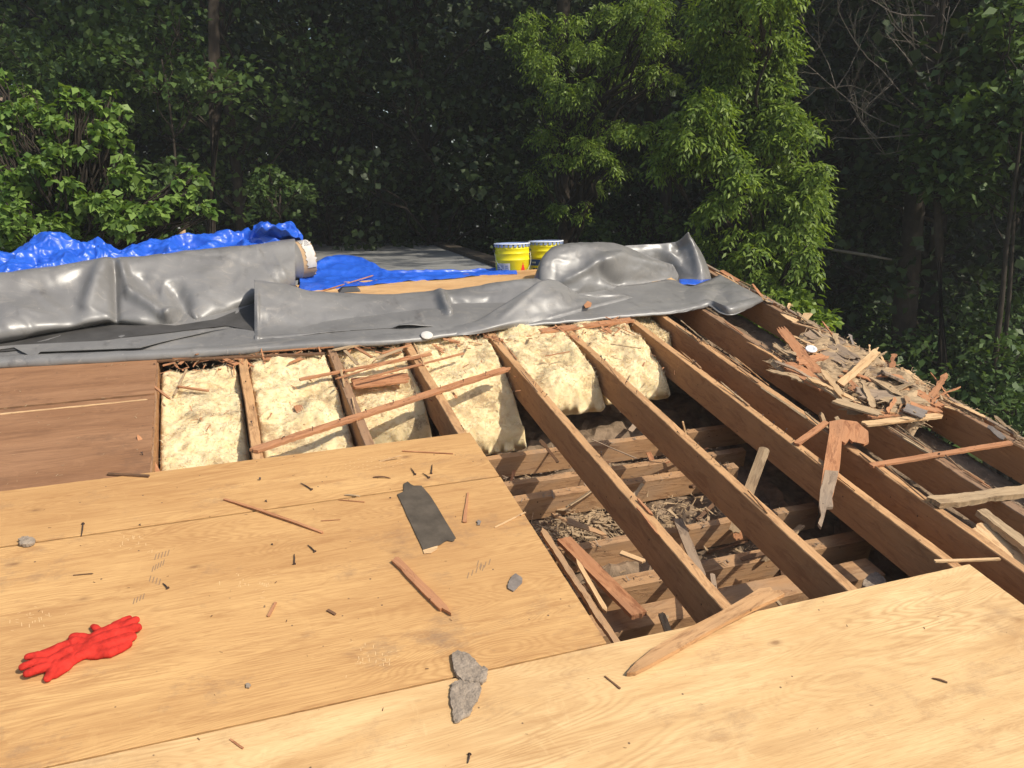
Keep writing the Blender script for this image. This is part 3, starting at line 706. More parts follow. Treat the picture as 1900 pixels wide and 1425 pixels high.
# the roll with its draped front
rl = empty('membrane_roll', (-.4, 6.2, 0), 'big sagging grey roll of rubber membrane on a cardboard core, below the large blue tarp', 'membrane roll')
rows = []
RL = [ # x, crest y, Ycrest, upper, mid, belly, bottom, (Y of belly)
 (-190, 540, 5.75, 568, 606, 640, 662, 5.40), (0, 514, 5.88, 545, 585, 618, 636, 5.48), (75, 504, 5.98, 538, 575, 604, 620, 5.55), (150, 492, 6.06, 530, 565, 592, 606, 5.62), (198, 485, 6.10, 522, 560, 586, 598, 5.66),
 (222, 484, 6.12, 522, 560, 588, 601, 5.68), (260, 482, 6.16, 518, 560, 592, 608, 5.66), (306, 477, 6.22, 512, 556, 594, 615, 5.66), (368, 470, 6.30, 503, 548, 588, 606, 5.72), (430, 463, 6.38, 494, 532, 566, 588, 5.86),
 (480, 458, 6.46, 484, 516, 546, 568, 5.98), (515, 453, 6.52, 474, 500, 528, 548, 6.12), (548, 448, 6.58, 466, 490, 514, 535, 6.26)]
for x, c, yc, u_, m1, be, bo, yb in RL:
    pc = Y(x, c, yc)
    rows.append([pc + Vector((.0, .30, -.17)), pc + Vector((.0, .22, -.05)), pc + Vector((0, .10, -.004)), pc, Y(x, u_, yc * .72 + yb * .28 - .01), Y(x, m1, yc * .35 + yb * .65 - .03), Y(x, be, yb), Y(x, bo, yb + .03), Y(x, bo + 6, yb + .25)])
sheet('draped_membrane', rows, 16, 12, M['rubber'], rl, nz=(.012, 1.7), thick=.003,
      creases=[((210, 486), (214, 595), 8, -.05), ((192, 500), (165, 560), 17, .06), ((150, 520), (130, 590), 18, -.02), ((226, 490), (240, 545), 9, .04), ((240, 545), (310, 588), 11, .06), ((310, 588), (330, 570), 8, .05), ((330, 545), (350, 592), 16, -.08), ((265, 520), (300, 560), 14, -.04),
               ((355, 575), (368, 600), 6, .04), ((300, 530), (340, 545), 18, -.04), ((380, 520), (400, 545), 14, .02), ((90, 520), (140, 600), 30, -.02), ((60, 580), (0, 600), 20, .02), ((508, 468), (538, 527), 3, .006)])
# core end and its paper wrapper
e0 = Y(549, 488, 6.62); ax = (e0 - Y(0, 560, 6.0)).normalized(); ax.z = 0.02; ax.normalize()
cc = Y(546, 484, 6.60)
def ring(c, axd, r0, r1, l0, l1, seg=40, jag=0.0):
    u1 = axd.cross(Vector((0, 0, 1))).normalized(); u2 = axd.cross(u1); V = []; F = []
    for k in range(seg):
        an = 2 * math.pi * k / seg; d = u1 * math.cos(an) + u2 * math.sin(an)
        jj = jag * noise.noise((k * .9, 3, 1)) if jag else 0
        V += [c + axd * l0 + d * r0, c + axd * (l1 + jj) + d * r0, c + axd * (l1 + jj) + d * r1, c + axd * l0 + d * r1]
    for k in range(seg):
        a = 4 * k; b_ = 4 * ((k + 1) % seg)
        for i in range(4): F.append((a + i, a + (i + 1) % 4, b_ + (i + 1) % 4, b_ + i))
    return V, F
V, F = ring(cc, ax, .15, .154, -.15, .012, 48); world_mesh('roll_edge', V, F, M['rubber'], rl, True)
V, F = ring(cc, ax, .112, .146, -.15, .125, 48, .02); world_mesh('cardboard_core', V, F, M['card'], rl)
def ringarc(c, axd, r0, r1, l0, l1, a0, a1, seg=30, jag=.02):
    u1 = axd.cross(Vector((0, 0, 1))).normalized(); u2 = axd.cross(u1); V = []; F = []
    for k in range(seg + 1):
        an = R(a0 + (a1 - a0) * k / seg); d = u1 * math.cos(an) + u2 * math.sin(an); j0 = jag * noise.noise((k * .7, 3, 1)); j1 = jag * noise.noise((k * 1.1, 8, 1))
        V += [c + axd * (l0 + j0) + d * r0, c + axd * (l1 + j1) + d * r0, c + axd * (l1 + j1) + d * r1, c + axd * (l0 + j0) + d * r1]
    for k in range(seg):
        for i in range(4): F.append((4 * k + i, 4 * k + (i + 1) % 4, 4 * k + 4 + (i + 1) % 4, 4 * k + 4 + i))
    return V, F
V, F = ringarc(cc, ax, .147, .151, .045, .12, -150, 10); world_mesh('paper_wrapper', V, F, M['paper'], rl)
V = []; F = []
u1 = ax.cross(Vector((0, 0, 1))).normalized(); u2 = ax.cross(u1)
for rw in range(5):
    for k in range(10):
        if (rw * 7 + k * 3) % 5 == 0: continue
        an0 = math.radians(-60 - k * 9); an1 = an0 - math.radians(6)
        n0 = len(V)
        for an, l in ((an0, .0), (an1, .0), (an1, .006), (an0, .006)):
            V.append(cc + ax * (.052 + rw * .012 + l) + (u1 * math.cos(an) + u2 * math.sin(an)) * .1516)
        F.append((n0, n0 + 1, n0 + 2, n0 + 3))
world_mesh('wrapper_print', V, F, M['ink'], rl)

# ------------------------------------------------------------------ tarps
def crumple(g, amp, fr, sd, up=Vector((0, -.3, .95))):
    for i in range(g.shape[0]):
        for j in range(g.shape[1]):
            p = Vector(g[i, j]); q = p * fr + Vector((sd, 0, 0))
            r1 = 1 - abs(noise.noise(q)) * 2.6; r2 = 1 - abs(noise.noise(q * 2.3 + Vector((3, 4, 1)))) * 2.6; r3 = 1 - abs(noise.noise(q * 5.1)) * 2.6
            g[i, j] += np.array(up) * (r1 + r2 * .45 + r3 * .2 - .8) * amp
    return g
def tarp(name, rows, mu, mv, amp, fr, sd, label):
    g = crumple(loft(rows, mu, mv), amp, fr, sd); a, b, _ = g.shape
    o = world_mesh(name, [Vector(v) for v in g.reshape(-1, 3)], gridF(a, b), M['tarp'], None, True); mod_solid(o, .002, 0)
    return tag(o, label, 'tarp', 'blue tarps on the roof')
TR = [ (-120, 478, 0), (0, 470, 0), (35, 456, 0), (62, 442, 0), (85, 436, 0), (120, 436, 0), (148, 452, 0), (170, 450, 0), (190, 448, 0), (218, 468, 0), (250, 458, 0), (300, 446, 0), (340, 440, 0), (400, 434, 0), (455, 429, 0), (480, 417, 0), (520, 413, 0), (545, 418, 0), (562, 438, 0)]
crest = {r[0]: r[1] for r in RL}
rows = []
for x, y, _ in TR:
    cy = np.interp(x, [r[0] for r in RL], [r[1] for r in RL]); yc = np.interp(x, [r[0] for r in RL], [r[2] for r in RL])
    yt = yc + .55
    if x >= 480: yt = yc + .22
    pt = Y(x, y, yt)
    rows.append([pt + Vector((0, .35, -.32)), pt + Vector((0, .15, -.08)), pt, Y(x, y * .72 + cy * .28, yt - .12), Y(x, y * .4 + cy * .6 + 2, yc + .22), Y(x, cy + 2, yc + .10) + Vector((0, 0, -.012)), Y(x, cy + 9, yc + .09) + Vector((0, 0, -.05))])
tarp('blue_tarp', rows, 14, 22, .055, 3.6, 1, 'large crumpled blue tarp heaped over the membrane roll at the left')
T2 = []
for x, yt_, yb in [(556, 502, 540), (585, 488, 536), (610, 478, 534), (650, 475, 530), (685, 486, 527), (712, 500, 524), (760, 504, 519), (830, 504, 516), (900, 502, 508), (960, 500, 506)]:
    hgt = max(0, (505 - yt_)) / 400
    back = Y(x, yt_, 6.62 + .5 * min(1, hgt * 12))
    T2.append([back + Vector((0, .4, -.34)), back, back.lerp(Z(x, yb, .012), .3) + Vector((0, 0, .01)), back.lerp(Z(x, yb, .012), .65), Z(x, yb, .022) + Vector((0, .03, .01)), Z(x, yb + 2, .026)])
tarp('blue_tarp', T2, 16, 18, .013, 4.8, 5, 'smaller blue tarp spread behind the orange board, between the roll and the pails')
T3 = [[Z(x, 518, .0), Z(x, 523, .01), Z(x, 528, .0)] for x in (1260, 1290, 1312, 1330, 1338)]
tarp('blue_tarp', T3, 8, 6, .006, 8, 9, 'small blue corner of tarp poking out right of the upright membrane fold')

# ------------------------------------------------------------------ pails
def lathe(prof_, seg=48, a0=0.0, a1=2 * math.pi, closed=True):
    V = []; F = []; n = seg if closed else seg + 1
    for r, z in prof_:
        for k in range(n):
            an = a0 + (a1 - a0) * k / seg; V.append((r * math.cos(an), r * math.sin(an), z))
    for i in range(len(prof_) - 1):
        for k in range(seg):
            k2 = (k + 1) % n; F.append((i * n + k, i * n + k2, (i + 1) * n + k2, (i + 1) * n + k))
    return V, F
def arc(r, a0, a1, z0, z1, th=.0012, seg=14):
    return lathe([(r, z0), (r + th, z0), (r + th, z1), (r, z1)], seg, R(a0), R(a1), False)
def pail(loc, label, side, hh=.375, rr=.152):
    t = empty('paint_pail', loc, label, 'pail', 'yellow pails on the roof')
    b0 = rr - .008
    pr = [(0, 0), (b0 - .004, 0), (b0, .006)]
    for z in (.24, .295, .335): pr += [(b0 + .003 * z / .3, z - .006), (b0 + .006, z - .002), (b0 + .006, z + .002), (b0 + .003, z + .006)]
    pr += [(rr - .003, hh - .012)]
    o = link('pail_body', pyd('pail_body', *lathe(pr), True), M['yellow'], t)
    o = link('lid', pyd('lid', *lathe([(0, hh - .006), (rr - .012, hh - .006), (rr - .01, hh + .002), (rr, hh + .004), (rr + .004, hh), (rr + .004, hh - .004)]), True), M['bluelid'], t)
    V, F = join([arc(rr - .001, k * 15 + 2, k * 15 + 12, hh - .026, hh - .004, .004, 4) for k in range(24)])
    link('crimp_tabs', pyd('crimp_tabs', V, F), M['bluelid'], t)
    link('rim', pyd('rim', *lathe([(rr + .003, hh - .004), (rr + .006, hh), (rr + .003, hh + .006), (rr - .002, hh + .006)]), True), M['white'], t)
    # wire handle hanging in front: pivots left/right of the viewing direction
    va = math.degrees(math.atan2(CAMW.y - loc[1], CAMW.x - loc[0]))   # angle facing the camera
    if side == 0: aL = va - 78; aR = va + 102; 
    else: aL = va - 128; aR = va + 52
    r2 = rr + .004; pts = []
    for k in range(25):
        tt = k / 24; an = R(aL + (aR - aL) * tt); sag = math.sin(math.pi * tt)
        pts.append((r2 * math.cos(an) * (1 + .12 * sag), r2 * math.sin(an) * (1 + .12 * sag), .325 - .20 * sag ** .8))
    link('wire_handle', pyd('wire_handle', *tubeVF(pts, .0022, 6), True), M['wire'], t)
    link('hand_grip', pyd('hand_grip', *tubeVF(pts[11:15], .009, 8), True), M['white'], t)
    for an in (aL, aR):
        an = R(an); p = Vector((r2 * math.cos(an), r2 * math.sin(an), .325))
        link('handle_ear', pyd('handle_ear', *tubeVF([p - p.normalized() * .006, p + Vector((p.x, p.y, 0)).normalized() * .008], .016, 12)), M['dark_plastic'], t)
    if side == 0:
        link('data_label', pyd('data_label', *arc(b0 + .0015, va - 62, va - 8, .01, .215)), M['paper'], t)
        ll = []
        for rw in range(11):
            for cl in range(3): ll.append(arc(b0 + .0032, va - 59 + cl * 17, va - 46 + cl * 17 - (rw * 5 % 4), .03 + rw * .016, .036 + rw * .016, .0005, 3))
        link('label_print', pyd('label_print', *join(ll)), M['bluelabel'], t)
        V, F = [], []
        for k in range(9):
            z = .02 + .022 * k; wdg = 26 * (1 - abs(k - 4) / 4.6)
            v, f = arc(b0 + .0016, va + 38 - wdg * .5, va + 38 + wdg * .5, z, z + .022, .001, 6); n0 = len(V); V += v; F += [tuple(i + n0 for i in q) for q in f]
        link('red_panel', pyd('red_panel', V, F), M['redlabel'], t)
    else:
        link('blue_band', pyd('blue_band', *arc(b0 + .0016, va - 75, va + 75, .17, .225, .001, 30)), M['bluelabel'], t)
        ll = [arc(b0 + .003, va - 56 + k * 6, va - 52 + k * 6, .19, .204, .0006, 2) for k in range(3)] + [arc(b0 + .003, va - 8 + k * 6, va - 4 + k * 6, .185, .21, .0006, 2) for k in range(8)]
        link('band_print', pyd('band_print', *join(ll)), M['white'], t)
        link('lower_text', pyd('lower_text', *join([arc(b0 + .003, va - 55 + k * 8, va - 50 + k * 8, .125, .15, .0006, 2) for k in range(4)])), M['bluelabel'], t)
    return t
# black plastic piece and rod on the board
p = Z(648, 540, .02)
bm = bmesh.new(); 
bmesh.ops.create_cube(bm, size=1)
for v in bm.verts:
    tz = v.co.z > 0
    v.co = Vector((v.co.x * (.11 if tz else .17), v.co.y * (.03 if tz else .07), v.co.z * .035 + .0175))
me = bpy.data.meshes.new('plastic_cap'); bm.to_mesh(me); bm.free()
o = link('plastic_cap', me, M['dark_plastic'], None, (p.x, p.y, .02)); mod_bev(o, .004, 2); tag(o, 'small dark grey plastic block on the orange board behind the membrane', 'plastic block')
o = board('thin_stick', Z(592, 541, .03), Z(690, 511, .045), .008, .006, M['red'], 0, .02, .001); tag(o, 'thin reddish stick on the orange board, behind the black block', 'stick')

# ------------------------------------------------------------------ gloves
def blob(name, parts, voxel, mat, squash=1.0, wr=0.0, fr=20, smooth=4, parent=None, loc=None, rot_z=0.0, sd=0):
    """parts: list of (points, radii) tubes in local space -> one continuous remeshed surface"""
    vf = []
    for pts, rads in parts: vf.append(tubeVF(pts, rads, 14))
    for pts, rads in parts:
        for p, r in ((pts[0], rads[0]), (pts[-1], rads[-1])):
            b = bmesh.new(); bmesh.ops.create_icosphere(b, subdivisions=2, radius=r)
            vf.append(([v.co + Vector(p) for v in b.verts], [tuple(v.index for v in f.verts) for f in b.faces])); b.free()
    V, F = join(vf); V = [(v[0], v[1], v[2]) for v in V]
    me = pyd(name, V, F); o = bpy.data.objects.new('tmp', me); C.objects.link(o)
    rm = o.modifiers.new('r', 'REMESH'); rm.mode = 'VOXEL'; rm.voxel_size = voxel
    sm = o.modifiers.new('s', 'SMOOTH'); sm.iterations = smooth; sm.factor = .6
    dg = bpy.context.evaluated_depsgraph_get(); me2 = bpy.data.meshes.new_from_object(o.evaluated_get(dg))
    bpy.data.objects.remove(o); me2.name = name
    for v in me2.vertices:
        c = v.co.copy(); nr = v.normal
        d = (noise.noise(c * fr + Vector((sd, 0, 0))) + .5 * noise.noise(c * fr * 2.3 + Vector((0, sd, 0)))) * wr
        v.co = c + nr * d; v.co.z = max(v.co.z * squash, .0)
    me2.polygons.foreach_set('use_smooth', [True] * len(me2.polygons)); me2.materials.clear(); me2.materials.append(mat); me2.update()
    o = bpy.data.objects.new(name, me2); C.objects.link(o)
    if parent: o.parent = parent
    if loc is not None: o.location = loc
    o.rotation_euler = (0, 0, rot_z); return o
GZt = .020
def gp(px, py, z=GZt): return Z(px, py, z)
def glove(origin, fingers, palm, cuff, label, sd, wrinkle=.0028):
    o0 = gp(*origin)
    def L(p): 
        q_ = gp(p[0], p[1]) - o0; return (q_.x, q_.y, p[2])
    parts = []
    for f in fingers: parts.append(([L(p) for p in f[0]], f[1]))
    for f in palm: parts.append(([L(p) for p in f[0]], f[1]))
    for f in cuff: parts.append(([L(p) for p in f[0]], f[1]))
    o = blob('work_glove', parts, .0035, M['glove'], .8, wrinkle, 26, 3, None, o0, 0, sd)
    return tag(o, label, 'glove', 'pair of red work gloves')
r1, r2_ = .013, .017
glove((95, 1225),
      [([(88, 1224, .016), (68, 1226, .028), (54, 1228, .028)], [.019, .0165, .0145]),
       ([(90, 1234, .018), (66, 1240, .032), (44, 1248, .030)], [.019, .0165, .0145]),
       ([(92, 1242, .018), (72, 1252, .028), (54, 1258, .026)], [.020, .017, .015]),
       ([(104, 1236, .016), (98, 1252, .018), (90, 1264, .016)], [.020, .018, .014])],
      [([(146, 1198, .018), (118, 1208, .018), (86, 1222, .018)], [.019, .022, .02]), ([(146, 1208, .020), (118, 1222, .020), (90, 1236, .018)], [.020, .022, .02]), ([(146, 1216, .014), (124, 1232, .014), (100, 1248, .014)], [.018, .021, .019]), ([(142, 1192, .010), (112, 1203, .010), (80, 1218, .012)], [.013, .016, .016]), ([(146, 1222, .010), (126, 1240, .010), (104, 1256, .012)], [.013, .016, .015])],
      [([(152, 1198, .018), (132, 1206, .018)], [.02, .02]), ([(150, 1215, .014), (130, 1226, .014)], [.016, .018])],
      'left red glove with fingers spread towards the bottom left, its cuff tucked into the other', 3, .004)
glove((200, 1190),
      [([(215, 1168, .018), (232, 1159, .022), (240, 1154, .02)], [.019, .017, .013]),
       ([(228, 1172, .02), (244, 1164, .026), (252, 1159, .026)], [.020, .019, .017]),
       ([(232, 1180, .022), (248, 1175, .028), (256, 1173, .026)], [.021, .019, .018]),
       ([(224, 1192, .016), (238, 1190, .020), (246, 1188, .018)], [.021, .020, .017]),
       ([(196, 1186, .012), (182, 1174, .016), (174, 1167, .015)], [.018, .014, .010])],
      [([(165, 1194, .018), (195, 1180, .020), (226, 1168, .020)], [.021, .024, .022]), ([(165, 1212, .016), (195, 1206, .018), (234, 1192, .018)], [.021, .026, .023]), ([(165, 1203, .020), (192, 1193, .022), (232, 1180, .024)], [.022, .026, .022]), ([(170, 1220, .010), (205, 1216, .012), (238, 1200, .012)], [.017, .019, .018])],
      [([(140, 1190, .020), (168, 1192, .018)], [.022, .019]), ([(144, 1224, .014), (168, 1216, .014)], [.021, .018]), ([(139, 1200, .024), (166, 1200, .020)], [.023, .02]), ([(141, 1212, .020), (166, 1208, .020)], [.023, .02])],
      'right red glove with fingers bunched towards the upper right, its cuff over the other', 8, .004)

# ------------------------------------------------------------------ chunks, felt, loose sticks on the plywood
def chunk(name, px_outline, z0, th, mat, label, cat, sub=5, rough=.008, tilt=0.0, grp=None):
    rocky = cat in ('mortar chunk', 'stone chip', 'lump')
    o = poly(name, [Z(p[0], p[1], z0 + th + (p[2] if len(p) > 2 else 0)) for p in px_outline], th, mat, sub=sub, rough=rough, seed=len(label))
    o.modifiers.new('t', 'TRIANGULATE')
    if rocky:
        rm = o.modifiers.new('r', 'REMESH'); rm.mode = 'VOXEL'; rm.voxel_size = .0028
        o.modifiers.new('sm', 'SMOOTH').iterations = 2
        for sz, am in ((.03, .012), (.009, .005)):
            tx = bpy.data.textures.new('c', 'CLOUDS'); tx.noise_scale = sz; tx.noise_depth = 3
            dm = o.modifiers.new('d', 'DISPLACE'); dm.texture = tx; dm.strength = am; dm.mid_level = .55; dm.texture_coords = 'LOCAL'
    else: mod_bev(o, min(.003, th * .3), 2)
    return tag(o, label, cat, grp)
T = .0205
chunk('mortar_chunk', [(838, 1212), (846, 1205), (862, 1207), (878, 1219), (890, 1232), (906, 1240), (903, 1256), (896, 1266), (878, 1262), (858, 1262), (848, 1252), (840, 1236)], T, .015, M['mortar'], 'upper lumpy grey mortar chunk at the seam of the near plywood', 'mortar chunk', grp='mortar chunks')
chunk('mortar_chunk', [(836, 1268), (846, 1261), (866, 1258), (890, 1262), (893, 1280), (888, 1296), (880, 1308), (874, 1322), (858, 1334), (842, 1341), (838, 1320), (834, 1290)], T, .010, M['mortar'], 'lower flat grey mortar chunk with a round dent, next to the seam', 'mortar chunk', grp='mortar chunks')
chunk('stone_chip', [(33, 1000), (38, 994), (52, 993), (66, 999), (64, 1006), (48, 1010), (36, 1008)], T, .016, M['mortar'], 'small pale grey stone chip at the left edge of the wide plywood sheet', 'stone chip')
chunk('roofing_scrap', [(944, 1078), (950, 1068), (958, 1064), (967, 1070), (969, 1080), (960, 1090), (952, 1096), (942, 1090)], T, .006, M['asph'], 'small grey scrap of roofing with a round nail cap, near the hole', 'roofing scrap')
chunk('pebble', [(455, 1268), (461, 1266), (466, 1270), (462, 1276), (456, 1275)], T, .006, M['mortar'], 'tiny grey pebble on the plywood below the knot', 'pebble', 2)
chunk('pebble', [(884, 967), (889, 964), (893, 967), (891, 973), (885, 973)], T, .006, M['asph'], 'tiny grey pebble just right of the black felt strip', 'pebble', 2)
ft = empty('felt_strip', Z(790, 950, T), 'torn black roofing felt strip lying flat on the plywood', 'felt strip')
poly('felt', [Z(p[0], p[1], T + .004) for p in [(737, 917), (748, 912), (749, 897), (756, 893), (768, 901), (782, 901), (800, 922), (846, 998), (840, 1004), (828, 1003), (812, 1012), (785, 1020), (762, 970)]], .003, M['felt'], sub=4, rough=.004, parent=ft)
poly('paper_backing', [Z(p[0], p[1], T + .003) for p in [(785, 1019), (800, 1013), (812, 1010), (811, 1019), (800, 1026), (787, 1027)]], .002, M['pale'], sub=3, rough=.003, parent=ft)
def stick(pa, pb, wd, th, mat, label, j0=.01, j1=.02, z0=T, z1=None, side=.002, roll=0, name='wood_splinter', cat='splinter', bow=0.0, taper=(1, 1), grp=None):
    z1 = z0 if z1 is None else z1
    o = board(name, Z(*pa, z0 + th), Z(*pb, z1 + th), wd, th, mat, j0, j1, side, roll, None, bow, taper, .012)
    return tag(o, label, cat, grp)
stick((416, 925), (598, 987), .012, .006, M['red'], 'long thin brown splinter left of the black felt strip', bow=.006)
stick((733, 1036), (822, 1126), .032, .016, M['red'], 'thick weathered split stick below the black felt strip', .01, .05, side=.004, roll=.15)
stick((868, 914), (862, 968), .017, .005, M['red'], 'short reddish wedge of wood right of the black felt strip', .02, .006, taper=(.4, 1.1))
stick((920, 977), (975, 950), .007, .004, M['pale'], 'thin pale splinter at the right edge of the wide plywood sheet', .01, .01)
stick((747, 836), (840, 841), .006, .004, M['red'], 'thin dark splinter on the narrow plywood strip', .01, .01)
stick((498, 1142), (511, 1117), .012, .004, M['red'], 'small brown chip in the middle of the wide plywood sheet', .01, .006)
stick((608, 1131), (622, 1139), .010, .005, M['dark'], 'tiny dark brown chip right of the brown chip', .003, .003)
stick((630, 927), (676, 931), .004, .003, M['red'], 'thin twig left of the felt strip near the seam', .01, .01)
stick((640, 918), (668, 921), .007, .002, M['tan'], 'curled tan sliver above the thin twig', .01, .01, bow=.004)
stick((598, 966), (630, 964), .004, .002, M['red'], 'fine hair-like sliver below the seam', .01, .01)
stick((1122, 1254), (1151, 1277), .006, .003, M['dark'], 'dark little splinter on the pale near sheet, left of the pointed scrap', .004, .006)
stick((427, 1371), (451, 1388), .006, .003, M['red'], 'little splinter at the bottom of the photo, below the seam', .004, .006)
stick((136, 1067), (170, 1064), .004, .002, M['dark'], 'thin dark sliver on the plywood above the gloves', .004, .006)
stick((693, 885), (722, 886), .006, .003, M['dark'], 'wavy dark sliver on the narrow plywood strip', .01, .01, bow=.006)
stick((1730, 1258), (1758, 1266), .006, .003, M['dark'], 'curved dark splinter on the far right of the near sheet', .006, .01, bow=.004)
def loose_nail(pa, pb, label, s=.0028):
    a = Z(*pa, T + s); b_ = Z(*pb, T + s); t_ = (b_ - a).normalized()
    V, F = join([tubeVF([a, a.lerp(b_, .5) + Vector((.001, 0, .001)), b_], [s * .5, s, s], 8), tubeVF([b_, b_ + t_ * .002], s * 2.4, 10)])
    o = world_mesh('loose_nail', V, F, M['nail']); return tag(o, label, 'nail', 'loose nails on the plywood')
for a in [((762, 868), (770, 880), 'thick dark nail above the black felt strip'), ((802, 862), (800, 878), 'thin nail right of the thick nail above the felt strip'), ((784, 878), (796, 886), 'bent nail between the two other nails above the felt strip'),
          ((546, 1028), (546, 1046), 'dark nail standing out in the middle of the wide sheet'), ((558, 896), (578, 908), 'nail on the plywood left of the long thin splinter end'), ((151, 995), (154, 972), 'thin bent nail near the left stone chip'),
          ((571, 1011), (584, 1023), 'short nail below the seam, left of the felt strip'), ((302, 1082), (311, 1091), 'small nail left of the ink marks'), ((868, 1416), (871, 1400), 'nail at the bottom edge of the photo')]:
    loose_nail(*a)
# ink stamps and scuffs on the plywood, thin marks 0.4 mm proud
def marks(name, items, mat, label=None):
    V = []; F = []
    for (x, y, dx, dy, wd) in items:
        a = Z(x, y, .0196); b_ = Z(x + dx, y + dy, .0196); t_ = (b_ - a).normalized(); n_ = Vector((-t_.y, t_.x, 0)) * wd / 2; n0 = len(V)
        V += [a - n_, b_ - n_, b_ + n_, a + n_]; F.append((n0, n0 + 1, n0 + 2, n0 + 3))
    o = world_mesh(name, V, F, mat); return o
it = []
for cx, cy, n, dx, dy in [(290, 1028, 5, 6, -2), (285, 1050, 5, 5, -3), (280, 1068, 4, 6, 2), (250, 1110, 4, 6, -3), (870, 1062, 6, 8, -5), (888, 1040, 3, 5, 4), (800, 1100, 0, 5, 5)]:
    for k in range(n): it.append((cx + dx * k, cy + dy * k, -3, 11, .004))
WIDE = next(o for o in C.objects if o.get('label', '').startswith('wide new plywood'))
def onto(o):
    o['kind'] = 'stuff'; l = o.location.copy(); o.parent = WIDE; o.location = l - WIDE.location
onto(marks('stamp_marks', it, M['stamp']))
it = [(640 + k * 8, 855 + (k % 3) * 3 + rw * 7 - k * .9, 3, 0, .003) for rw in range(3) for k in range(14) if (k * 7 + rw * 3) % 4]
rs = random.Random(2)
for x0, y0, n in ((60, 1150, 12), (470, 1080, 12), (690, 1220, 16), (250, 1010, 10)):
    for k in range(n): it.append((x0 + rs.gauss(0, 26), y0 + rs.gauss(0, 14), rs.uniform(2, 9), rs.uniform(-3, 1), .0016)); it.append((x0 + rs.gauss(0, 22), y0 + rs.gauss(0, 12), rs.uniform(-1, 1), rs.uniform(3, 7), .002))
onto(marks('pale_scuffs', it, M['scuff']))

# big pointed scrap lying from the near sheet over the rafter end
tp = [(1163, 1248), (1180, 1228), (1215, 1200), (1262, 1172), (1330, 1138), (1382, 1108), (1408, 1092), (1430, 1089), (1434, 1096), (1447, 1094), (1456, 1101), (1436, 1112), (1395, 1130), (1352, 1152), (1300, 1180), (1240, 1214), (1196, 1238), (1180, 1246)]
o = poly('pointed_scrap', [Z(x, y, .038 + (x - 1163) / 290 * .035) for x, y in tp], .017, M['rafter'], grain=(Z(1163, 1248, .04), Z(1430, 1100, .07)), sub=3, rough=.002); tag(o, 'long pointed scrap of wood resting from the near plywood over the end of a rafter', 'wood scrap')
# long split board over the insulation
o = stick((474, 832), (938, 683), .052, .016, M['red'], 'long split reddish board lying across two rafters over the insulation', .05, .06, .004, .004, side=.004, name='split_board', cat='board')
for k in range(9): add_nail(o, .15 + k * .17, random.uniform(-.015, .015), 0, random.uniform(0, 6), 1.1)
# broken T-shaped board hanging over the rafters
tp = [(1539, 782), (1560, 778), (1590, 782), (1611, 800), (1612, 820), (1604, 824), (1596, 814), (1588, 812), (1582, 820), (1576, 814), (1568, 822), (1562, 818), (1560, 850), (1556, 880), (1549, 905), (1544, 924), (1546, 940), (1534, 940), (1530, 958), (1524, 978), (1518, 970), (1524, 955), (1520, 935), (1522, 908), (1528, 868), (1534, 830), (1539, 800)]
o = poly('broken_board', [Z(x, y, .045 - (y - 780) * .0001) for x, y in tp], .014, M['red'], grain=(Z(1560, 780, .04), Z(1525, 960, .04)), sub=2, rough=.004); tag(o, 'T-shaped torn reddish board lying over two rafters, its lower end pale and ragged', 'broken board')
lo = poly('bare_end', [Z(x, y, .0475 - (y - 780) * .0001) for x, y in [(1531, 872), (1556, 874), (1549, 905), (1544, 924), (1546, 940), (1534, 941), (1530, 958), (1524, 978), (1518, 970), (1524, 955), (1520, 935), (1522, 908)]], .015, M['grey'], grain=(Z(1540, 870, .04), Z(1525, 960, .04)), sub=2, rough=.003)
_m = lo.matrix_world.copy(); lo.parent = o; lo.matrix_local = o.matrix_world.inverted() @ _m
# cross strips
stick((1478, 822), (1534, 782), .035, .012, M['red'], 'short reddish brace from the T-shaped board to the rafter at its left', .02, .01, .005, .03)
stick((1616, 862), (1876, 820), .035, .012, M['red'], 'long straight reddish lath across the bays at the far right', .01, .01, .003, .01, cat='lath', name='lath')
stick((1735, 1040), (1856, 1036), .014, .008, M['pale'], 'thin pale lath tip sticking out at the corner of the near plywood', .01, .01, .003, .003, cat='lath', name='lath', taper=(1, .8))
stick((1735, 927), (1930, 905), .07, .03, M['tan'], 'broad tan rotted board across the bays at the right edge of the photo', .05, 0, .003, .003, side=.01, cat='board', name='rotted_board')
stick((1820, 945), (1960, 1050), .06, .03, M['tan'], 'tan rotted board slanting to the right edge below the broad one', .03, 0, .0, -.02, side=.01, cat='board', name='rotted_board')
stick((1815, 978), (1960, 1095), .14, .025, M['pale'], 'pale cut plank leaning into the bay at the right edge of the photo', .02, 0, -.03, -.1, side=.004, cat='board', name='pale_plank')
# pieces at the head of the bays and over the batts
stick((1005, 613), (1172, 592), .075, .014, M['red'], 'straight reddish cross board under the membrane edge, over the lumpy batts', .04, .01, .002, .002, name='cross_board', cat='board')
stick((1062, 622), (1098, 655), .03, .01, M['red'], 'short broken piece leaning beside the rafter at the membrane', .01, .02, .0, -.03)
stick((275, 668), (600, 655), .03, .012, M['dark'], 'dark brown strip along the membrane edge at the left batts', .01, .02, .001, .004)
stick((320, 663), (640, 640), .016, .008, M['red'], 'thin reddish strip just in front of the membrane above the left batts', .04, .05, .014, .018)
stick((556, 703), (800, 656), .028, .01, M['red'], 'upper splintered lath over the sagging batt', .05, .03, .006, .012, side=.004)
stick((630, 700), (760, 660), .012, .006, M['red'], 'thin dark sliver lying on the upper lath', .04, .03, .02, .02)
stick((672, 702), (860, 655), .016, .008, M['red'], 'thin split lath crossing the third rafter above the long board', .03, .03, .006, .006, side=.003)
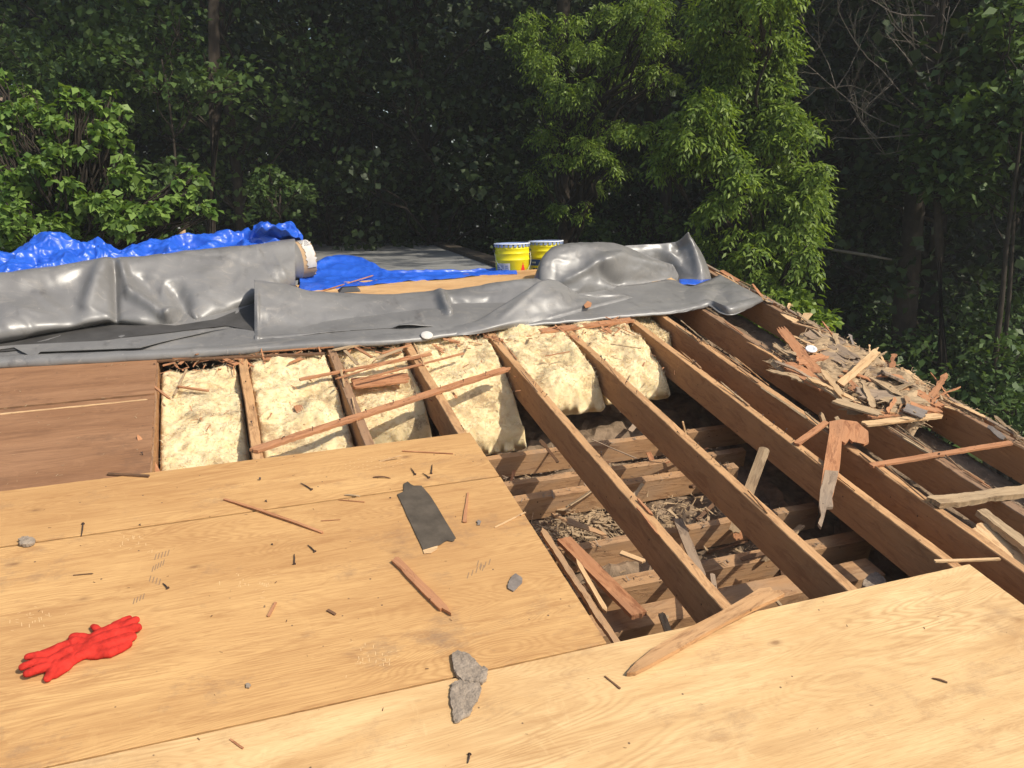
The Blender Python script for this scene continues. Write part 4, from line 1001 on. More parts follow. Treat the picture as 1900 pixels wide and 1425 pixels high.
stick((763, 662), (800, 650), .016, .006, M['pale'], 'small pale splinter on the rafter below the membrane', .02, .02, .002, .004)
stick((655, 710), (748, 700), .13, .012, M['red'], 'torn piece of reddish sheathing with a hole, lying on the sagging batt', .01, .05, -.05, -.05, side=.006, name='sheathing_scrap', cat='sheathing scrap')
stick((552, 752), (572, 786), .06, .01, M['red'], 'rounded reddish wood chip on the second batt above the long board', .01, .005, -.09, -.1, taper=(.8, 1))
stick((330, 716), (386, 724), .016, .008, M['red'], 'short brown stick on the leftmost batt', .01, .01, -.03, -.03)
stick((346, 685), (324, 732), .012, .006, M['tan'], 'thin stick leaning on the leftmost batt under the short brown one', .01, .01, -.02, -.05)
stick((285, 716), (314, 738), .014, .008, M['red'], 'small splinter across the left rafter', .01, .02, .005, -.02)
stick((258, 812), (292, 884), .05, .012, M['red'], 'pointed split piece standing in the left corner of the opening', .05, .0, .01, -.12, name='split_piece', cat='wood scrap', taper=(.4, 1))
stick((200, 878), (276, 882), .016, .01, M['dark'], 'dark torn flap at the corner between old sheathing and new plywood', .02, .0, .014, .018)
stick((632, 852), (600, 812), .012, .006, M['dark'], 'thin dark splinter in the shade on the second batt', .02, .02, -.17, -.15)
stick((700, 858), (742, 845), .006, .003, M['pale'], 'pale sliver on the edge of the narrow plywood strip', .01, .01, .012, .04)
stick((1135, 638), (1190, 646), .008, .005, M['tan'], 'thin twig on the rightmost large batt', .01, .01, .0, -.01)
stick((1012, 660), (1056, 652), .008, .005, M['red'], 'thin splinter on the lumpy batt', .01, .01, .02, .02)
stick((620, 648), (700, 632), .02, .01, M['tan'], 'loose tan shred at the membrane edge near the third rafter', .02, .03, .012, .02)
for k, (a, b_) in enumerate([((640, 650), (664, 676)), ((655, 641), (690, 662)), ((700, 664), (742, 648)), ((708, 655), (760, 640))]):
    stick(a, b_, random.uniform(.014, .03), .006, M['red'] if k % 2 else M['tan'], ['short tan torn shred left of the third rafter by the membrane', 'reddish torn shred crossing the tan one on the sagging batt', 'wide tan torn shred on the middle of the sagging batt', 'reddish torn shred at the right of the sagging batt'][k], .02, .03, .01, .02, grp='shreds on the sagging batt')
# things lying on the joists in the hole
stick((1046, 998), (1186, 1138), .075, .022, M['red'], 'reddish loose plank slanting down across the near joists', .01, .01, -.32, -.26, name='loose_plank', cat='board')
stick((1258, 962), (1300, 1066), .05, .014, M['grey'], 'grey stick leaning over the joists in the middle of the hole', .01, .01, -.33, -.26, name='leaning_stick', cat='stick')
stick((1418, 833), (1362, 985), .055, .018, M['tan'], 'tan stick leaning against the bare rafter near the middle of the hole', .03, .02, -.02, -.34, name='leaning_stick', cat='stick')
stick((1008, 985), (1148, 1196), .028, .02, M['joist'], 'long splintered stick along the edge of the wide plywood, inside the hole', .05, .01, -.06, -.02, side=.005, name='split_stick', cat='stick')
stick((1075, 1046), (1122, 1128), .02, .014, M['pale'], 'pale splinter fork beside the long splintered stick', .05, .02, -.1, -.1)
stick((1152, 1024), (1194, 1040), .03, .01, M['white'] if False else M['pale'], 'short pale chip lying on a joist below the first long rafter', .01, .01, -.34, -.34)
stick((1322, 1065), (1330, 1118), .022, .012, M['grey'], 'small grey upright slat by the end of the first long rafter', .01, .01, -.2, -.2)
stick((1228, 1138), (1244, 1180), .03, .012, M['tan'], 'curled tan scrap in the dark corner of the hole', .02, .01, -.3, -.25)
stick((1436, 1108), (1454, 1128), .014, .008, M['tan'], 'small tan scrap behind the tip of the pointed scrap', .01, .01, -.2, -.18)
stick((1486, 1010), (1536, 1058), .05, .012, M['tan'], 'torn tan strip hanging below the T-shaped board', .05, .05, -.2, -.3, side=.01)
stick((1268, 782), (1284, 846), .01, .008, M['pale'], 'thin upright splinter standing on the far joist', .01, .02, -.1, -.35)
stick((1098, 815), (1180, 850), .006, .004, M['grey'], 'thin grey wire-like twig above the far joist', .01, .01, -.2, -.2)

# ------------------------------------------------------------------ the heap of rotten sheathing at the right edge
def shard(pa, pb, wd, th, mat, label, z0, z1, roll=0, j=(.02, .03), side=.008, grp=None):
    return stick(pa, pb, wd, th, mat, label, j[0], j[1], z0, z1, side, roll, 'sheathing_shard', 'shard', grp=grp)
shard((1452, 612), (1515, 690), .075, .012, M['red'], 'reddish forked shard standing up at the top of the rotten heap', .10, .03, .2, (.06, .02), .01)
shard((1560, 712), (1628, 652), .05, .014, M['pale'], 'pale pointed shard sticking up from the middle of the rotten heap', .03, .16, .3, (.01, .09), .008)
shard((1470, 680), (1535, 720), .13, .012, M['red'], 'flat reddish torn board at the left side of the heap', .04, .03, 0, (.07, .02), .012)
shard((1480, 700), (1600, 700), .10, .012, M['tan'], 'splintered tan board pointing left across the heap', .03, .03, .1, (.11, .03), .01)
shard((1595, 728), (1700, 738), .13, .012, M['grey'], 'long grey weathered board across the lower heap', .05, .03, .08, (.05, .05), .012)
shard((1610, 768), (1738, 758), .09, .012, M['red'], 'pale orange splintered board along the front of the heap', .02, .02, 0, (.04, .03), .006)
shard((1605, 785), (1742, 770), .05, .012, M['pale'], 'straight pale lath forming the front edge of the heap', .03, .02, 0, (.06, .03), .005)
shard((1680, 755), (1716, 768), .10, .008, M['asph'], 'dark grey flat scrap on top of the lower heap', .06, .05, .1, (.01, .01), .01)
shard((1640, 690), (1700, 715), .16, .014, M['grey'], 'big grey curled board on the right side of the heap', .07, .02, -.25, (.02, .03), .02)
shard((1700, 725), (1745, 752), .07, .012, M['red'], 'reddish board fragment at the right end of the heap', .04, .03, 0, (.03, .03), .01)
shard((1500, 615), (1560, 640), .12, .010, M['grey'], 'grey flake of old roofing at the top of the heap', .04, .03, .1, (.02, .03), .02)
shard((1520, 650), (1600, 680), .15, .010, M['grey'], 'wide grey-brown slab in the upper heap', .04, .03, .0, (.03, .03), .02)
shard((1560, 700), (1640, 690), .12, .010, M['tan'], 'wide dusty slab in the middle of the heap', .035, .03, .05, (.03, .05), .02)
shard((1480, 640), (1500, 672), .03, .010, M['pale'], 'short pale sliver beside the white disc', .06, .04, .2)
shard((1525, 770), (1538, 808), .03, .018, M['tan'], 'tan stub standing in the bay below the heap', -.02, -.12, 0)
shard((1556, 775), (1566, 812), .03, .02, M['tan'], 'rotten rafter stub poking out under the heap', .03, -.1, 0)
for k, (pa, pb, wd_, mt, z0, z1, rl_, lb) in enumerate([
    ((1440, 640), (1478, 668), .05, 'tan', .03, .02, .1, 'tan shard hanging over the rafter at the top left of the heap'), ((1545, 640), (1580, 662), .09, 'grey', .04, .05, .2, 'grey flake right of the white disc'),
    ((1505, 700), (1570, 740), .09, 'tan', .05, .02, -.1, 'long tan slab slanting down the left of the heap'), ((1580, 668), (1640, 700), .1, 'grey', .03, .04, .15, 'flat grey slab at the outer edge of the heap'),
    ((1620, 700), (1665, 728), .09, 'tan', .04, .05, -.2, 'dusty slab left of the big grey curled board'), ((1650, 745), (1715, 742), .08, 'tan', .04, .04, .1, 'ragged tan slat between the grey boards'),
    ((1560, 745), (1630, 765), .08, 'tan', .05, .03, 0, 'ragged tan slab above the orange front board'), ((1690, 748), (1735, 762), .05, 'red', .045, .03, 0, 'small orange slat near the right end of the heap'),
    ((1530, 690), (1560, 730), .04, 'pale', .07, .05, .3, 'pale sliver lying across the middle slab'), ((1485, 672), (1530, 660), .07, 'red', .05, .04, .1, 'reddish sheet fragment under the white disc')]):
    shard(pa, pb, wd_, .012, M[mt], lb, z0, z1, rl_, (.05, .05), .012)
# random smaller shards
CN = {'grey': 'grey', 'tan': 'tan', 'red': 'reddish', 'pale': 'pale', 'asph': 'dark grey', 'joist': 'light brown', 'dark': 'dark brown', 'rafter': 'orange brown'}
for k in range(64):
    t_ = random.random(); s_ = random.uniform(-1, 1)
    x = 1470 + 250 * t_ + s_ * 38; y = 640 + 118 * t_ - s_ * 28 + random.uniform(-14, 14)
    an = random.uniform(0, math.pi); ln = random.uniform(.06, .3)
    p = Z(x, y, random.uniform(.02, .05)); dv = Vector((math.cos(an), math.sin(an), random.uniform(-.12, .2))) * ln
    mt = random.choice(['tan', 'tan', 'red', 'red', 'grey', 'joist', 'rafter', 'pale'])
    o = board('sheathing_shard', p, p + dv, random.uniform(.010, .07), random.uniform(.004, .010), M[mt], .06, .07, .015, random.uniform(-.4, .4), None, random.uniform(0, .01), (random.uniform(.4, 1), random.uniform(.4, 1)), .012)
    tag(o, 'small ' + CN[mt] + ' shard in the ' + ('upper end' if t_ < .25 else 'upper middle' if t_ < .5 else 'lower middle' if t_ < .75 else 'lower end') + ' of the rotten heap' + (', on its outer side' if s_ > 0 else ', on its inner side'), 'shard', 'small shards of the rotten heap')
# white disc
V, F = lathe([(.0, .004), (.02, .004), (.022, .007), (.036, .007), (.04, 0), (.0, 0)], 32)
p = Z(1505, 648, .085); o = link('white_disc', pyd('white_disc', V, F, True), M['white'], None, p); o.rotation_euler = (.2, -.2, 0); tag(o, 'white plastic nail disc on the rotten heap', 'disc')
p = Z(792, 622, .045); V, F = lathe([(.0, .01), (.02, .009), (.036, .004), (.04, 0), (.0, 0)], 24)
o = link('white_oval_tag', pyd('white_oval_tag', V, F, True), M['paper'], None, p); o.scale = (1.1, .9, 1); o.rotation_euler = (.5, 0, .1); tag(o, 'small white oval tag on the front edge of the grey membrane', 'tag')
chunk('wood_chip', [(1083, 566), (1090, 558), (1098, 562), (1096, 568), (1086, 570)], .07, .008, M['red'], 'small brown wood chip on the swooping membrane fold', 'wood chip', 2)

RX = [(.126, .05), (.68, .05), (1.18, .05), (1.78, .05), (2.35, .05), (2.91, .05), (3.19, .05), (3.59, .06), (4.18, .04)]
for k in range(46):
    xc, wd_ = RX[random.choice([3, 4, 4, 5, 5, 6, 6, 7, 7, 7, 8, 8, 1, 2])]; y0 = random.uniform(2.4, 5.0); ln = random.uniform(.08, .45)
    if xc < 1.3: y0 = random.uniform(3.9, 4.8)
    x0 = xc + random.choice((-1, 1)) * random.uniform(.012, .03); an = random.uniform(-.08, .08)
    o = board('rafter_sliver', Vector((x0, y0, .009)), Vector((x0 + an * ln, y0 + ln, .009 + random.uniform(-.003, .02))), random.uniform(.006, .02), random.uniform(.004, .010), M[random.choice(['red', 'joist', 'pale', 'tan', 'rafter'])], .03, .04, .004, random.uniform(-.6, .6), None, 0, (random.uniform(.3, 1), random.uniform(.3, 1)), .012)
    tag(o, 'thin sliver on the ' + {.126: 'rafter left of the long board end', .68: 'rafter between the second and third batts', 1.78: 'first long bare rafter', 2.35: 'splintered middle rafter', 2.91: 'rafter ending at the near sheet corner', 3.19: 'rafter under the T-shaped board', 3.59: 'rotten rafter under the heap', 4.18: 'inner edge board at the right', 1.18: 'rafter at the plywood corner'}[xc] + (', near its upper end' if y0 > 4.2 else (', halfway' if y0 > 3.2 else ', near its lower end')), 'sliver', 'slivers along the rafter tops')
for k in range(34):
    mk = random.choice(['red', 'grey', 'tan', 'tan', 'joist', 'dark']); x = random.uniform(1.15, 2.75); y = random.uniform(2.3, 4.2); z = -.37 if random.random() < .5 else -.5; an = random.uniform(0, 3.14); ln = random.uniform(.08, .34)
    d0 = Vector((math.cos(an), math.sin(an), random.uniform(-.25, .35))) * ln
    o = board('broken_scrap', Vector((x, y, z)), Vector((x, y, z)) + d0, random.uniform(.015, .06), random.uniform(.006, .016), M[mk], .03, .04, .006, random.uniform(-.6, .6), None, 0, (random.uniform(.5, 1), random.uniform(.5, 1)), .012)
    tag(o, CN[mk] + ' scrap among joists, ' + ('left of the first long rafter' if x < 1.75 else 'between the two long rafters' if x < 2.33 else 'right of the middle rafter') + (', far end of the hole' if y > 3.6 else ', middle of the hole' if y > 2.9 else ', near end of the hole'), 'scrap', 'loose scraps among the joists')
for k in range(60):
    mk = random.choice(['grey', 'tan', 'tan', 'red', 'joist', 'asph', 'pale']); y = random.uniform(2.2, 5.9); x = 4.19 + random.gauss(0, .035); an = random.gauss(math.pi / 2, .5); ln = random.uniform(.06, .3)
    d0 = Vector((math.cos(an), math.sin(an), random.uniform(-.05, .1))) * ln
    o = board('edge_flake', Vector((x, y, .02)), Vector((x, y, .02)) + d0, random.uniform(.015, .07), random.uniform(.004, .01), M[mk], .03, .04, .008, random.uniform(-.4, .4), None, 0, (random.uniform(.4, 1), random.uniform(.4, 1)), .012)
    tag(o, CN[mk] + ' splintered flake on the right roof edge, ' + ('between the membrane and the heap' if y > 4.9 else 'beside the upper heap' if y > 4.2 else 'beside the lower heap' if y > 3.5 else 'below the heap'), 'flake', 'flakes along the right roof edge')
chunk('rotted_lump', [(1600, 1085), (1610, 1068), (1625, 1060), (1640, 1070), (1645, 1085), (1630, 1092), (1612, 1092)], -.3, .05, M['mortar'], 'pale crumbly lump in the dark corner by the near plywood edge', 'lump', 4, .02)

# uncountable litter: chips, straw and dust lumps
def litter(name, n, region, zf, lmin, lmax, mat, label, sd):
    rng = random.Random(sd); V = []; F = []
    for k in range(n):
        x, y = region(rng); z = zf(x, y, rng)
        an = rng.uniform(0, 6.28); el = rng.uniform(-.35, .5); L_ = rng.uniform(lmin, lmax) ; w_ = rng.choice((rng.uniform(.04, .12), rng.uniform(.1, .4))) * L_ * .5; th = w_ * .35
        d = Vector((math.cos(an) * math.cos(el), math.sin(an) * math.cos(el), math.sin(el))); s_ = Vector((-d.y, d.x, 0)).normalized() * w_; u_ = Vector((0, 0, th))
        p = Vector((x, y, z)); n0 = len(V)
        V += [p - s_ * rng.uniform(.2, 1), p + s_, p + d * L_ + s_ * rng.uniform(.1, 1), p + d * L_ * rng.uniform(.8, 1.1) - s_ * rng.uniform(.1, 1)]
        V += [v + u_ for v in V[n0:n0 + 4]]
        F += [(n0, n0 + 3, n0 + 2, n0 + 1), (n0 + 4, n0 + 5, n0 + 6, n0 + 7)] + [(n0 + i, n0 + (i + 1) % 4, n0 + 4 + (i + 1) % 4, n0 + 4 + i) for i in range(4)]
    o = world_mesh(name, V, F, mat, None, False, (0, 0, 0)); return tag(o, label, 'litter', kind='stuff')
def heapreg(r):
    t_ = r.random(); s_ = r.uniform(-1, 1); p = Z(1470 + 260 * t_ + s_ * 42 * (1 - .3 * t_), 636 + 122 * t_ - s_ * 30 + r.uniform(-12, 12), .03); return p.x, p.y
def hz(x, y, r):
    t_ = (6.0 - y); return .005 + abs(r.gauss(0, .022))
litter('wood_litter', 1700, heapreg, hz, .012, .06, M['tan'], 'tan splinters and rotted crumbs covering the heap', 1)
litter('wood_litter', 400, heapreg, hz, .010, .05, M['grey'], 'grey crumbs and flakes covering the heap', 2)
# solid bed under the heap
bed = []
nb, nc = 60, 26
for i in range(nb):
    for j in range(nc):
        t_ = i / (nb - 1); s_ = -1 + 2 * j / (nc - 1)
        p = Z(1462 + 268 * t_ + s_ * 46 * (1 - .35 * t_), 626 + 134 * t_ - s_ * 30, 0)
        edge = min(1, (1 - abs(s_)) * 3, t_ * 6, (1 - t_) * 8)
        p.z = -.06 + edge * .10 + .03 * noise.fractal(p * 9, .8, 2.1, 4)
        bed.append(p)
o = world_mesh('rotted_debris', bed, gridF(nb, nc), M['tan'], None, False); tag(o, 'bed of rotted wood crumbs under the splintered heap', 'debris', kind='stuff')
litter('wood_litter', 1500, lambda r: (r.uniform(1.0, 2.95), r.uniform(2.1, 4.2)), lambda x, y, r: -.535 + abs(r.gauss(0, .012)), .015, .07, M['tan'], 'wood chips and straw lying on the ceiling between the joists', 3)
litter('wood_litter', 900, lambda r: (r.gauss(1.85, .35), r.gauss(3.4, .1)), lambda x, y, r: -.52 + abs(r.gauss(0, .025)), .02, .08, M['tan'], 'heap of pale wood chips between two joists in the middle of the hole', 4)
def joist_top(r):
    y = r.choice([4.12, 3.86, 3.66, 3.155, 2.84, 2.57, 2.19]); return r.uniform(1.0, 2.9), y + r.uniform(-.02, .03)
litter('wood_litter', 900, joist_top, lambda x, y, r: -.392 + abs(r.gauss(0, .004)), .008, .035, M['grey'], 'dust and small chips on top of the ceiling joists', 5)
litter('wood_litter', 1100, lambda r: (r.uniform(3.0, 4.15), r.uniform(2.0, 6.2)), lambda x, y, r: -.235 + abs(r.gauss(0, .01)), .01, .05, M['grey'], 'grey crumbs in the bottom of the right hand bays', 6)
def edge_reg(r): 
    return 4.22 + r.gauss(0, .03), r.uniform(1.6, 6.0)
litter('wood_litter', 900, edge_reg, lambda x, y, r: .003 + abs(r.gauss(0, .008)), .008, .04, M['tan'], 'rotted crumbs along the right roof edge', 7)
litter('wood_litter', 260, lambda r: (r.uniform(-.35, 2.8), r.uniform(4.95, 5.22)), lambda x, y, r: -.02 + abs(r.gauss(0, .015)), .02, .12, M['red'], 'reddish shreds caught at the membrane edge on top of the batts', 8)
litter('wood_litter', 260, lambda r: (r.uniform(-.8, 3.0), r.uniform(1.5, 3.7)) , lambda x, y, r: .0205 if (x < 1.2 or y < 2.05) else -.53, .004, .014, M['dark'], 'sparse dark specks and grains on the new plywood', 9)
litter('wood_litter', 130, lambda r: (r.uniform(-1.2, -.4), r.uniform(3.8, 5.1)), lambda x, y, r: .0145, .005, .02, M['tan'], 'small tan crumbs on the old brown sheathing', 10)
litter('dirt_crumbs', 900, lambda r: (r.uniform(-.3, 2.85), 5.2 - abs(r.gauss(0, .14))), lambda x, y, r: .0 - (5.1 - y) * .06 + abs(r.gauss(0, .012)), .006, .03, M['tan'], 'brown dirt and crumbs on the upper ends of the batts under the membrane', 21)
litter('wood_litter', 200, lambda r: (r.uniform(-.3, 2.8), r.uniform(4.3, 5.1)), lambda x, y, r: .0 - (5.1 - y) * .09 + .01, .01, .05, M['red'], 'thin brown splinters scattered on the insulation', 11)

# ------------------------------------------------------------------ pitch the whole deck about its eave line
bpy.context.view_layer.update()
for o in [o for o in C.objects if o.parent is None and o.type != 'CAMERA' and o.type != 'LIGHT']:
    o.matrix_world = RT @ o.matrix_world
# ------------------------------------------------------------------ far flat roof, pails, vent
GZ = -2.6
pa = TZ(430, 466, FZ); pb_ = TZ(780, 446, FZ); pc = TZ(962, 512, FZ)
d_ = (pb_ - pc).normalized()
cs = [pa + (pa - pb_) * .35, pb_, pc - d_ * .35, Vector((-3.4, pc.y - .1, FZ))]
V = [Vector((p.x, p.y, FZ)) for p in cs] + [Vector((p.x, p.y, FZ - .25)) for p in cs]
o = world_mesh('flat_roof', V, [(3, 2, 1, 0), (4, 5, 6, 7), (0, 1, 5, 4), (1, 2, 6, 5), (2, 3, 7, 6), (3, 0, 4, 7)], M['roofing']); tag(o, kind='structure')
dn = Vector((d_.y, -d_.x, 0))
o = board('roof_edging', pb_ + dn * .12 + Vector((0, 0, .05)), pc - d_ * .3 + dn * .12 + Vector((0, 0, .05)), .22, .06, M['felt'], side=.01); tag(o, 'dark raised edge strip along the right side of the far flat roof', 'edging')
o = board('roof_edging', cs[0] + Vector((0, .06, .03)), pb_ + Vector((0, .06, .03)), .08, .05, M['roofing']); tag(o, 'grey edge strip along the back of the far flat roof', 'edging')
pl_ = poly('roof_platform', [Vector((-3.4, 6.25, FZ + .001)), Vector((4.3, 6.25, FZ + .001)), Vector((4.3, 7.35, FZ + .001)), Vector((-3.4, 7.35, FZ + .001))], .2, M['roofing']); tag(pl_, kind='structure')
t = empty('vent_pipe', TY(337, 424, 8.6), 'short white topped vent pipe showing above the tarp, by the shrub', 'vent pipe'); vp = t.location.copy()
V, F = tubeVF([vp + Vector((0, 0, -.6)), vp], .035, 16); world_mesh('pipe', V, F, M['card'], t)
V, F = tubeVF([vp, vp + Vector((0, 0, .025))], .045, 16); world_mesh('cap', V, F, M['white'], t)
pb = TY(951, 500, 6.38); pail((pb.x, 6.38, FZ + .002), 'left yellow pail with white data label and red panel, wire handle hanging in front', 0)
pb = TY(1013, 500, 6.50); pail((pb.x + .005, 6.50, FZ + .002), 'right yellow pail with a dark blue band, partly behind the grey membrane fold', 1)

# ------------------------------------------------------------------ setting: ground
gx = np.linspace(-70, 90, 81); gy = np.linspace(-50, 110, 81)
V = [(x, y, GZ + 0.25 * noise.noise((x * .13, y * .13, 0))) for x in gx for y in gy]
g_ = world_mesh('ground', V, gridF(81, 81), M['ground'], None, True, (0, 0, GZ)); tag(g_, kind='structure')
# stone path beyond the roof edge
pp = [TZ(1440, 566, GZ + .3), TZ(1500, 574, GZ + .3), TZ(1540, 640, GZ + .3), TZ(1440, 640, GZ + .3)]
c_ = sum(pp, Vector()) / 4
pth = world_mesh('garden_path', [c_ + (p - c_) * 1.0 for p in pp] + [p - Vector((0, 0, .5)) for p in pp], [(0, 1, 2, 3), (0, 3, 7, 4), (3, 2, 6, 7), (2, 1, 5, 6), (1, 0, 4, 5)], M['stone']); tag(pth, kind='structure')

# ------------------------------------------------------------------ house walls under the roof (seen from the side only)
hs = empty('house', (0.8, 3, GZ), 'single storey house body under the opened roof, mostly hidden below the deck', 'house')
V = []; F = []
for x0, x1, y0, y1 in ((-3.5, 4.10, -.9, -.8), (-3.5, 4.10, 6.9, 7.0), (4.105, 4.2, -.9, 7.0), (-3.6, -3.505, -.9, 7.0)):
    n0 = len(V)
    for x in (x0, x1):
        for y in (y0, y1):
            V += [Vector((x, y, GZ)), Vector((x, y, min(y * math.tan(PITCH), 1.45) - .33))]
    F += [tuple(n0 + i for i in f) for f in [(0, 1, 3, 2), (4, 6, 7, 5), (0, 4, 5, 1), (2, 3, 7, 6), (0, 2, 6, 4), (1, 5, 7, 3)]]
world_mesh('wall', V, F, M['wall'], hs)

# ------------------------------------------------------------------ trees
def leafmesh(name, clusters, size, asp=.45, droop=.4, per=1, spread=.5, seed=0, fold=.25, flat=.5):
    """clusters: rows of (x,y,z, rx,ry,rz, n); every leaf is one folded quad; per>1 makes feather (compound) leaves"""
    rng = np.random.default_rng(seed); cs = []
    for (x, y, z, a, b, c, n) in clusters:
        d = rng.normal(size=(int(n), 3)); d /= np.linalg.norm(d, axis=1)[:, None]; rad = rng.random(int(n)) ** .45
        # sub-clumping
        cs.append(np.array([x, y, z]) + d * rad[:, None] * np.array([a, b, c]))
    P = np.concatenate(cs); n = len(P)
    az = rng.uniform(0, 2 * np.pi, n); el = rng.normal(-droop, spread, n)
    d = np.stack([np.cos(az) * np.cos(el), np.sin(az) * np.cos(el), np.sin(el)], 1)
    up = np.tile([0, 0, 1.], (n, 1)) + rng.normal(0, flat, (n, 3))
    s = np.cross(d, up); s /= np.linalg.norm(s, axis=1)[:, None] + 1e-9; nn = np.cross(s, d)
    if per > 1:
        L = size * rng.uniform(.8, 1.25, n) * 3.2
        Pn, dn, sn, nnn = [], [], [], []
        for k in range(per):
            t = (k // 2 + 1) / (per // 2 + 1) if k < per - 1 else 1.0
            sg = 1 if k % 2 else -1
            base = P + d * (L * t)[:, None] * .75 - nn * 0 + np.array([0, 0, -1.]) * (L * t * t * .18)[:, None]
            dd = d * (.55 if k < per - 1 else 1) + s * sg * (.8 if k < per - 1 else 0) + np.array([0, 0, -.35]) + rng.normal(0, .18, (n, 3))
            dd /= np.linalg.norm(dd, axis=1)[:, None]; ss = np.cross(dd, nn + rng.normal(0, .2, (n, 3))); ss /= np.linalg.norm(ss, axis=1)[:, None] + 1e-9
            Pn.append(base); dn.append(dd); sn.append(ss); nnn.append(np.cross(ss, dd))
        P = np.concatenate(Pn); d = np.concatenate(dn); s = np.concatenate(sn); nn = np.concatenate(nnn); n = len(P)
    L = size * rng.uniform(.65, 1.3, n); W = L * asp * .5
    v0 = P; v1 = P + d * (L * .45)[:, None] + s * W[:, None] + nn * (W * fold)[:, None]; v2 = P + d * L[:, None] - nn * (L * .12)[:, None]; v3 = P + d * (L * .45)[:, None] - s * W[:, None] + nn * (W * fold)[:, None]
    V = np.stack([v0, v1, v2, v3], 1).reshape(-1, 3).astype(np.float32)
    me = bpy.data.meshes.new(name); me.vertices.add(4 * n); me.vertices.foreach_set('co', V.ravel())
    me.loops.add(4 * n); me.loops.foreach_set('vertex_index', np.arange(4 * n, dtype=np.int32))
    me.polygons.add(n); me.polygons.foreach_set('loop_start', np.arange(0, 4 * n, 4, dtype=np.int32)); me.polygons.foreach_set('loop_total', np.full(n, 4, np.int32))
    me.update(); me.validate(); return me
def limb(a, b, r0, r1, rng, wob=.12, n=7, sag=0.0):
    a = Vector(a); b = Vector(b); L = (b - a).length; pts = []
    for i in range(n):
        t = i / (n - 1); p = a.lerp(b, t); k = math.sin(math.pi * t)
        pts.append(p + Vector((rng.uniform(-1, 1), rng.uniform(-1, 1), rng.uniform(-.6, .6))) * wob * L * .3 * k + Vector((0, 0, sag * L * k)))
    return tubeVF(pts, [r0 * (1 - i / (n - 1)) + r1 * i / (n - 1) for i in range(n)], 7)
def tree(name, label, base, lean, trunk_h, r0, clusters, size, leafm, seed, group=None, cat='tree', barkm='bark', **kw):
    rng = random.Random(seed); base = Vector(base)
    t = empty(name, base, label, cat, group)
    top = base + Vector((lean[0], lean[1], trunk_h)); pts = []; n = 14
    for i in range(n):
        u = i / (n - 1); p = base.lerp(top, u) + Vector((noise.noise((u * 3, seed, 0)), noise.noise((u * 3, seed, 7)), 0)) * r0 * 2.2 * u; pts.append(p - base)
    world = []
    world.append(tubeVF(pts, [r0 * (1.25 if i == 0 else 1) * (1 - .8 * i / (n - 1)) for i in range(n)], 10))
    for c in clusters:
        cx = Vector(c[:3]) - base; 
        hh = min(max(cx.z - (cx.xy - pts[0].xy).length * .55, trunk_h * .12), trunk_h * .97); i = int(hh / trunk_h * (n - 1))
        world.append(limb(pts[i], cx, r0 * .28 * (1 - .6 * hh / trunk_h), .008, rng, .25, 7, .05))
        for k in range(4):
            o_ = Vector((rng.uniform(-1, 1) * c[3], rng.uniform(-1, 1) * c[4], rng.uniform(-1, 1) * c[5])) * .75
            world.append(limb(cx.lerp(pts[i], .25), cx + o_, .012, .003, rng, .3, 5))
    V, F = join(world); me = pyd('trunk', V, F, True); link('trunk', me, M[barkm], t)
    cl = [(c[0] - base.x, c[1] - base.y, c[2] - base.z, *c[3:]) for c in clusters]
    me = leafmesh('crown', cl, size, seed=seed, **kw); link('crown', me, M[leafm], t)
    return t
def clumps(c, rad, k, cr_, n, seed, shell=.55):
    """k leaf clumps spread through an ellipsoid"""
    rng = random.Random(seed); out = []
    for i in range(k):
        while True:
            d = Vector((rng.uniform(-1, 1), rng.uniform(-1, 1), rng.uniform(-1, 1)))
            if shell < d.length < 1: break
        s = rng.uniform(.6, 1.3)
        out.append((c[0] + d.x * rad[0], c[1] + d.y * rad[1], c[2] + d.z * rad[2], cr_ * s * rng.uniform(.8, 1.3), cr_ * s * rng.uniform(.8, 1.3), cr_ * s * rng.uniform(.55, .9), int(n * s * s)))
    return out
# -- mulberry-like shrub at the left, beyond the roof
cl = []
for px, py, dist, r_, n in [(30, 420, 8.6, .45, 420), (90, 390, 8.6, .45, 420), (20, 330, 8.8, .42, 380), (110, 320, 8.6, .36, 300), (150, 270, 8.5, .28, 200), (130, 215, 8.6, .26, 170), (170, 230, 8.7, .22, 130), (60, 250, 9.2, .35, 240), (130, 170, 8.6, .14, 60), (215, 190, 8.8, .14, 50),
                            (180, 350, 8.4, .33, 280), (190, 410, 8.5, .36, 320), (260, 400, 8.5, .32, 260), (250, 355, 8.6, .25, 150), (310, 380, 8.5, .22, 140), (345, 355, 8.5, .17, 80), (365, 325, 8.5, .12, 40), (330, 420, 8.6, .25, 150), (370, 380, 8.6, .14, 50), (0, 250, 9.3, .4, 260), (-60, 350, 8.8, .5, 400), (-60, 440, 8.6, .5, 400),
                            (120, 470, 8.8, .5, 350), (260, 470, 8.8, .5, 350), (15, 170, 9.6, .3, 150), (220, 240, 8.8, .15, 50), (200, 290, 8.6, .2, 110)]:
    p = D(px, py, dist); cl += clumps((p.x, p.y, p.z), (r_ * .95, r_ * .95, r_ * .8), 5, r_ * .36, n * .30, int(px * 7 + py), .3)
b0 = D(130, 470, 9.0)
tree('broadleaf_shrub', 'bright green broad-leaved shrub rising behind the tarp at the left edge', (b0.x, b0.y, GZ), (0, 0), 4.2, .09, cl, .080, 'leaf_shrub', 11, cat='shrub', asp=.72, droop=.45, spread=.45)
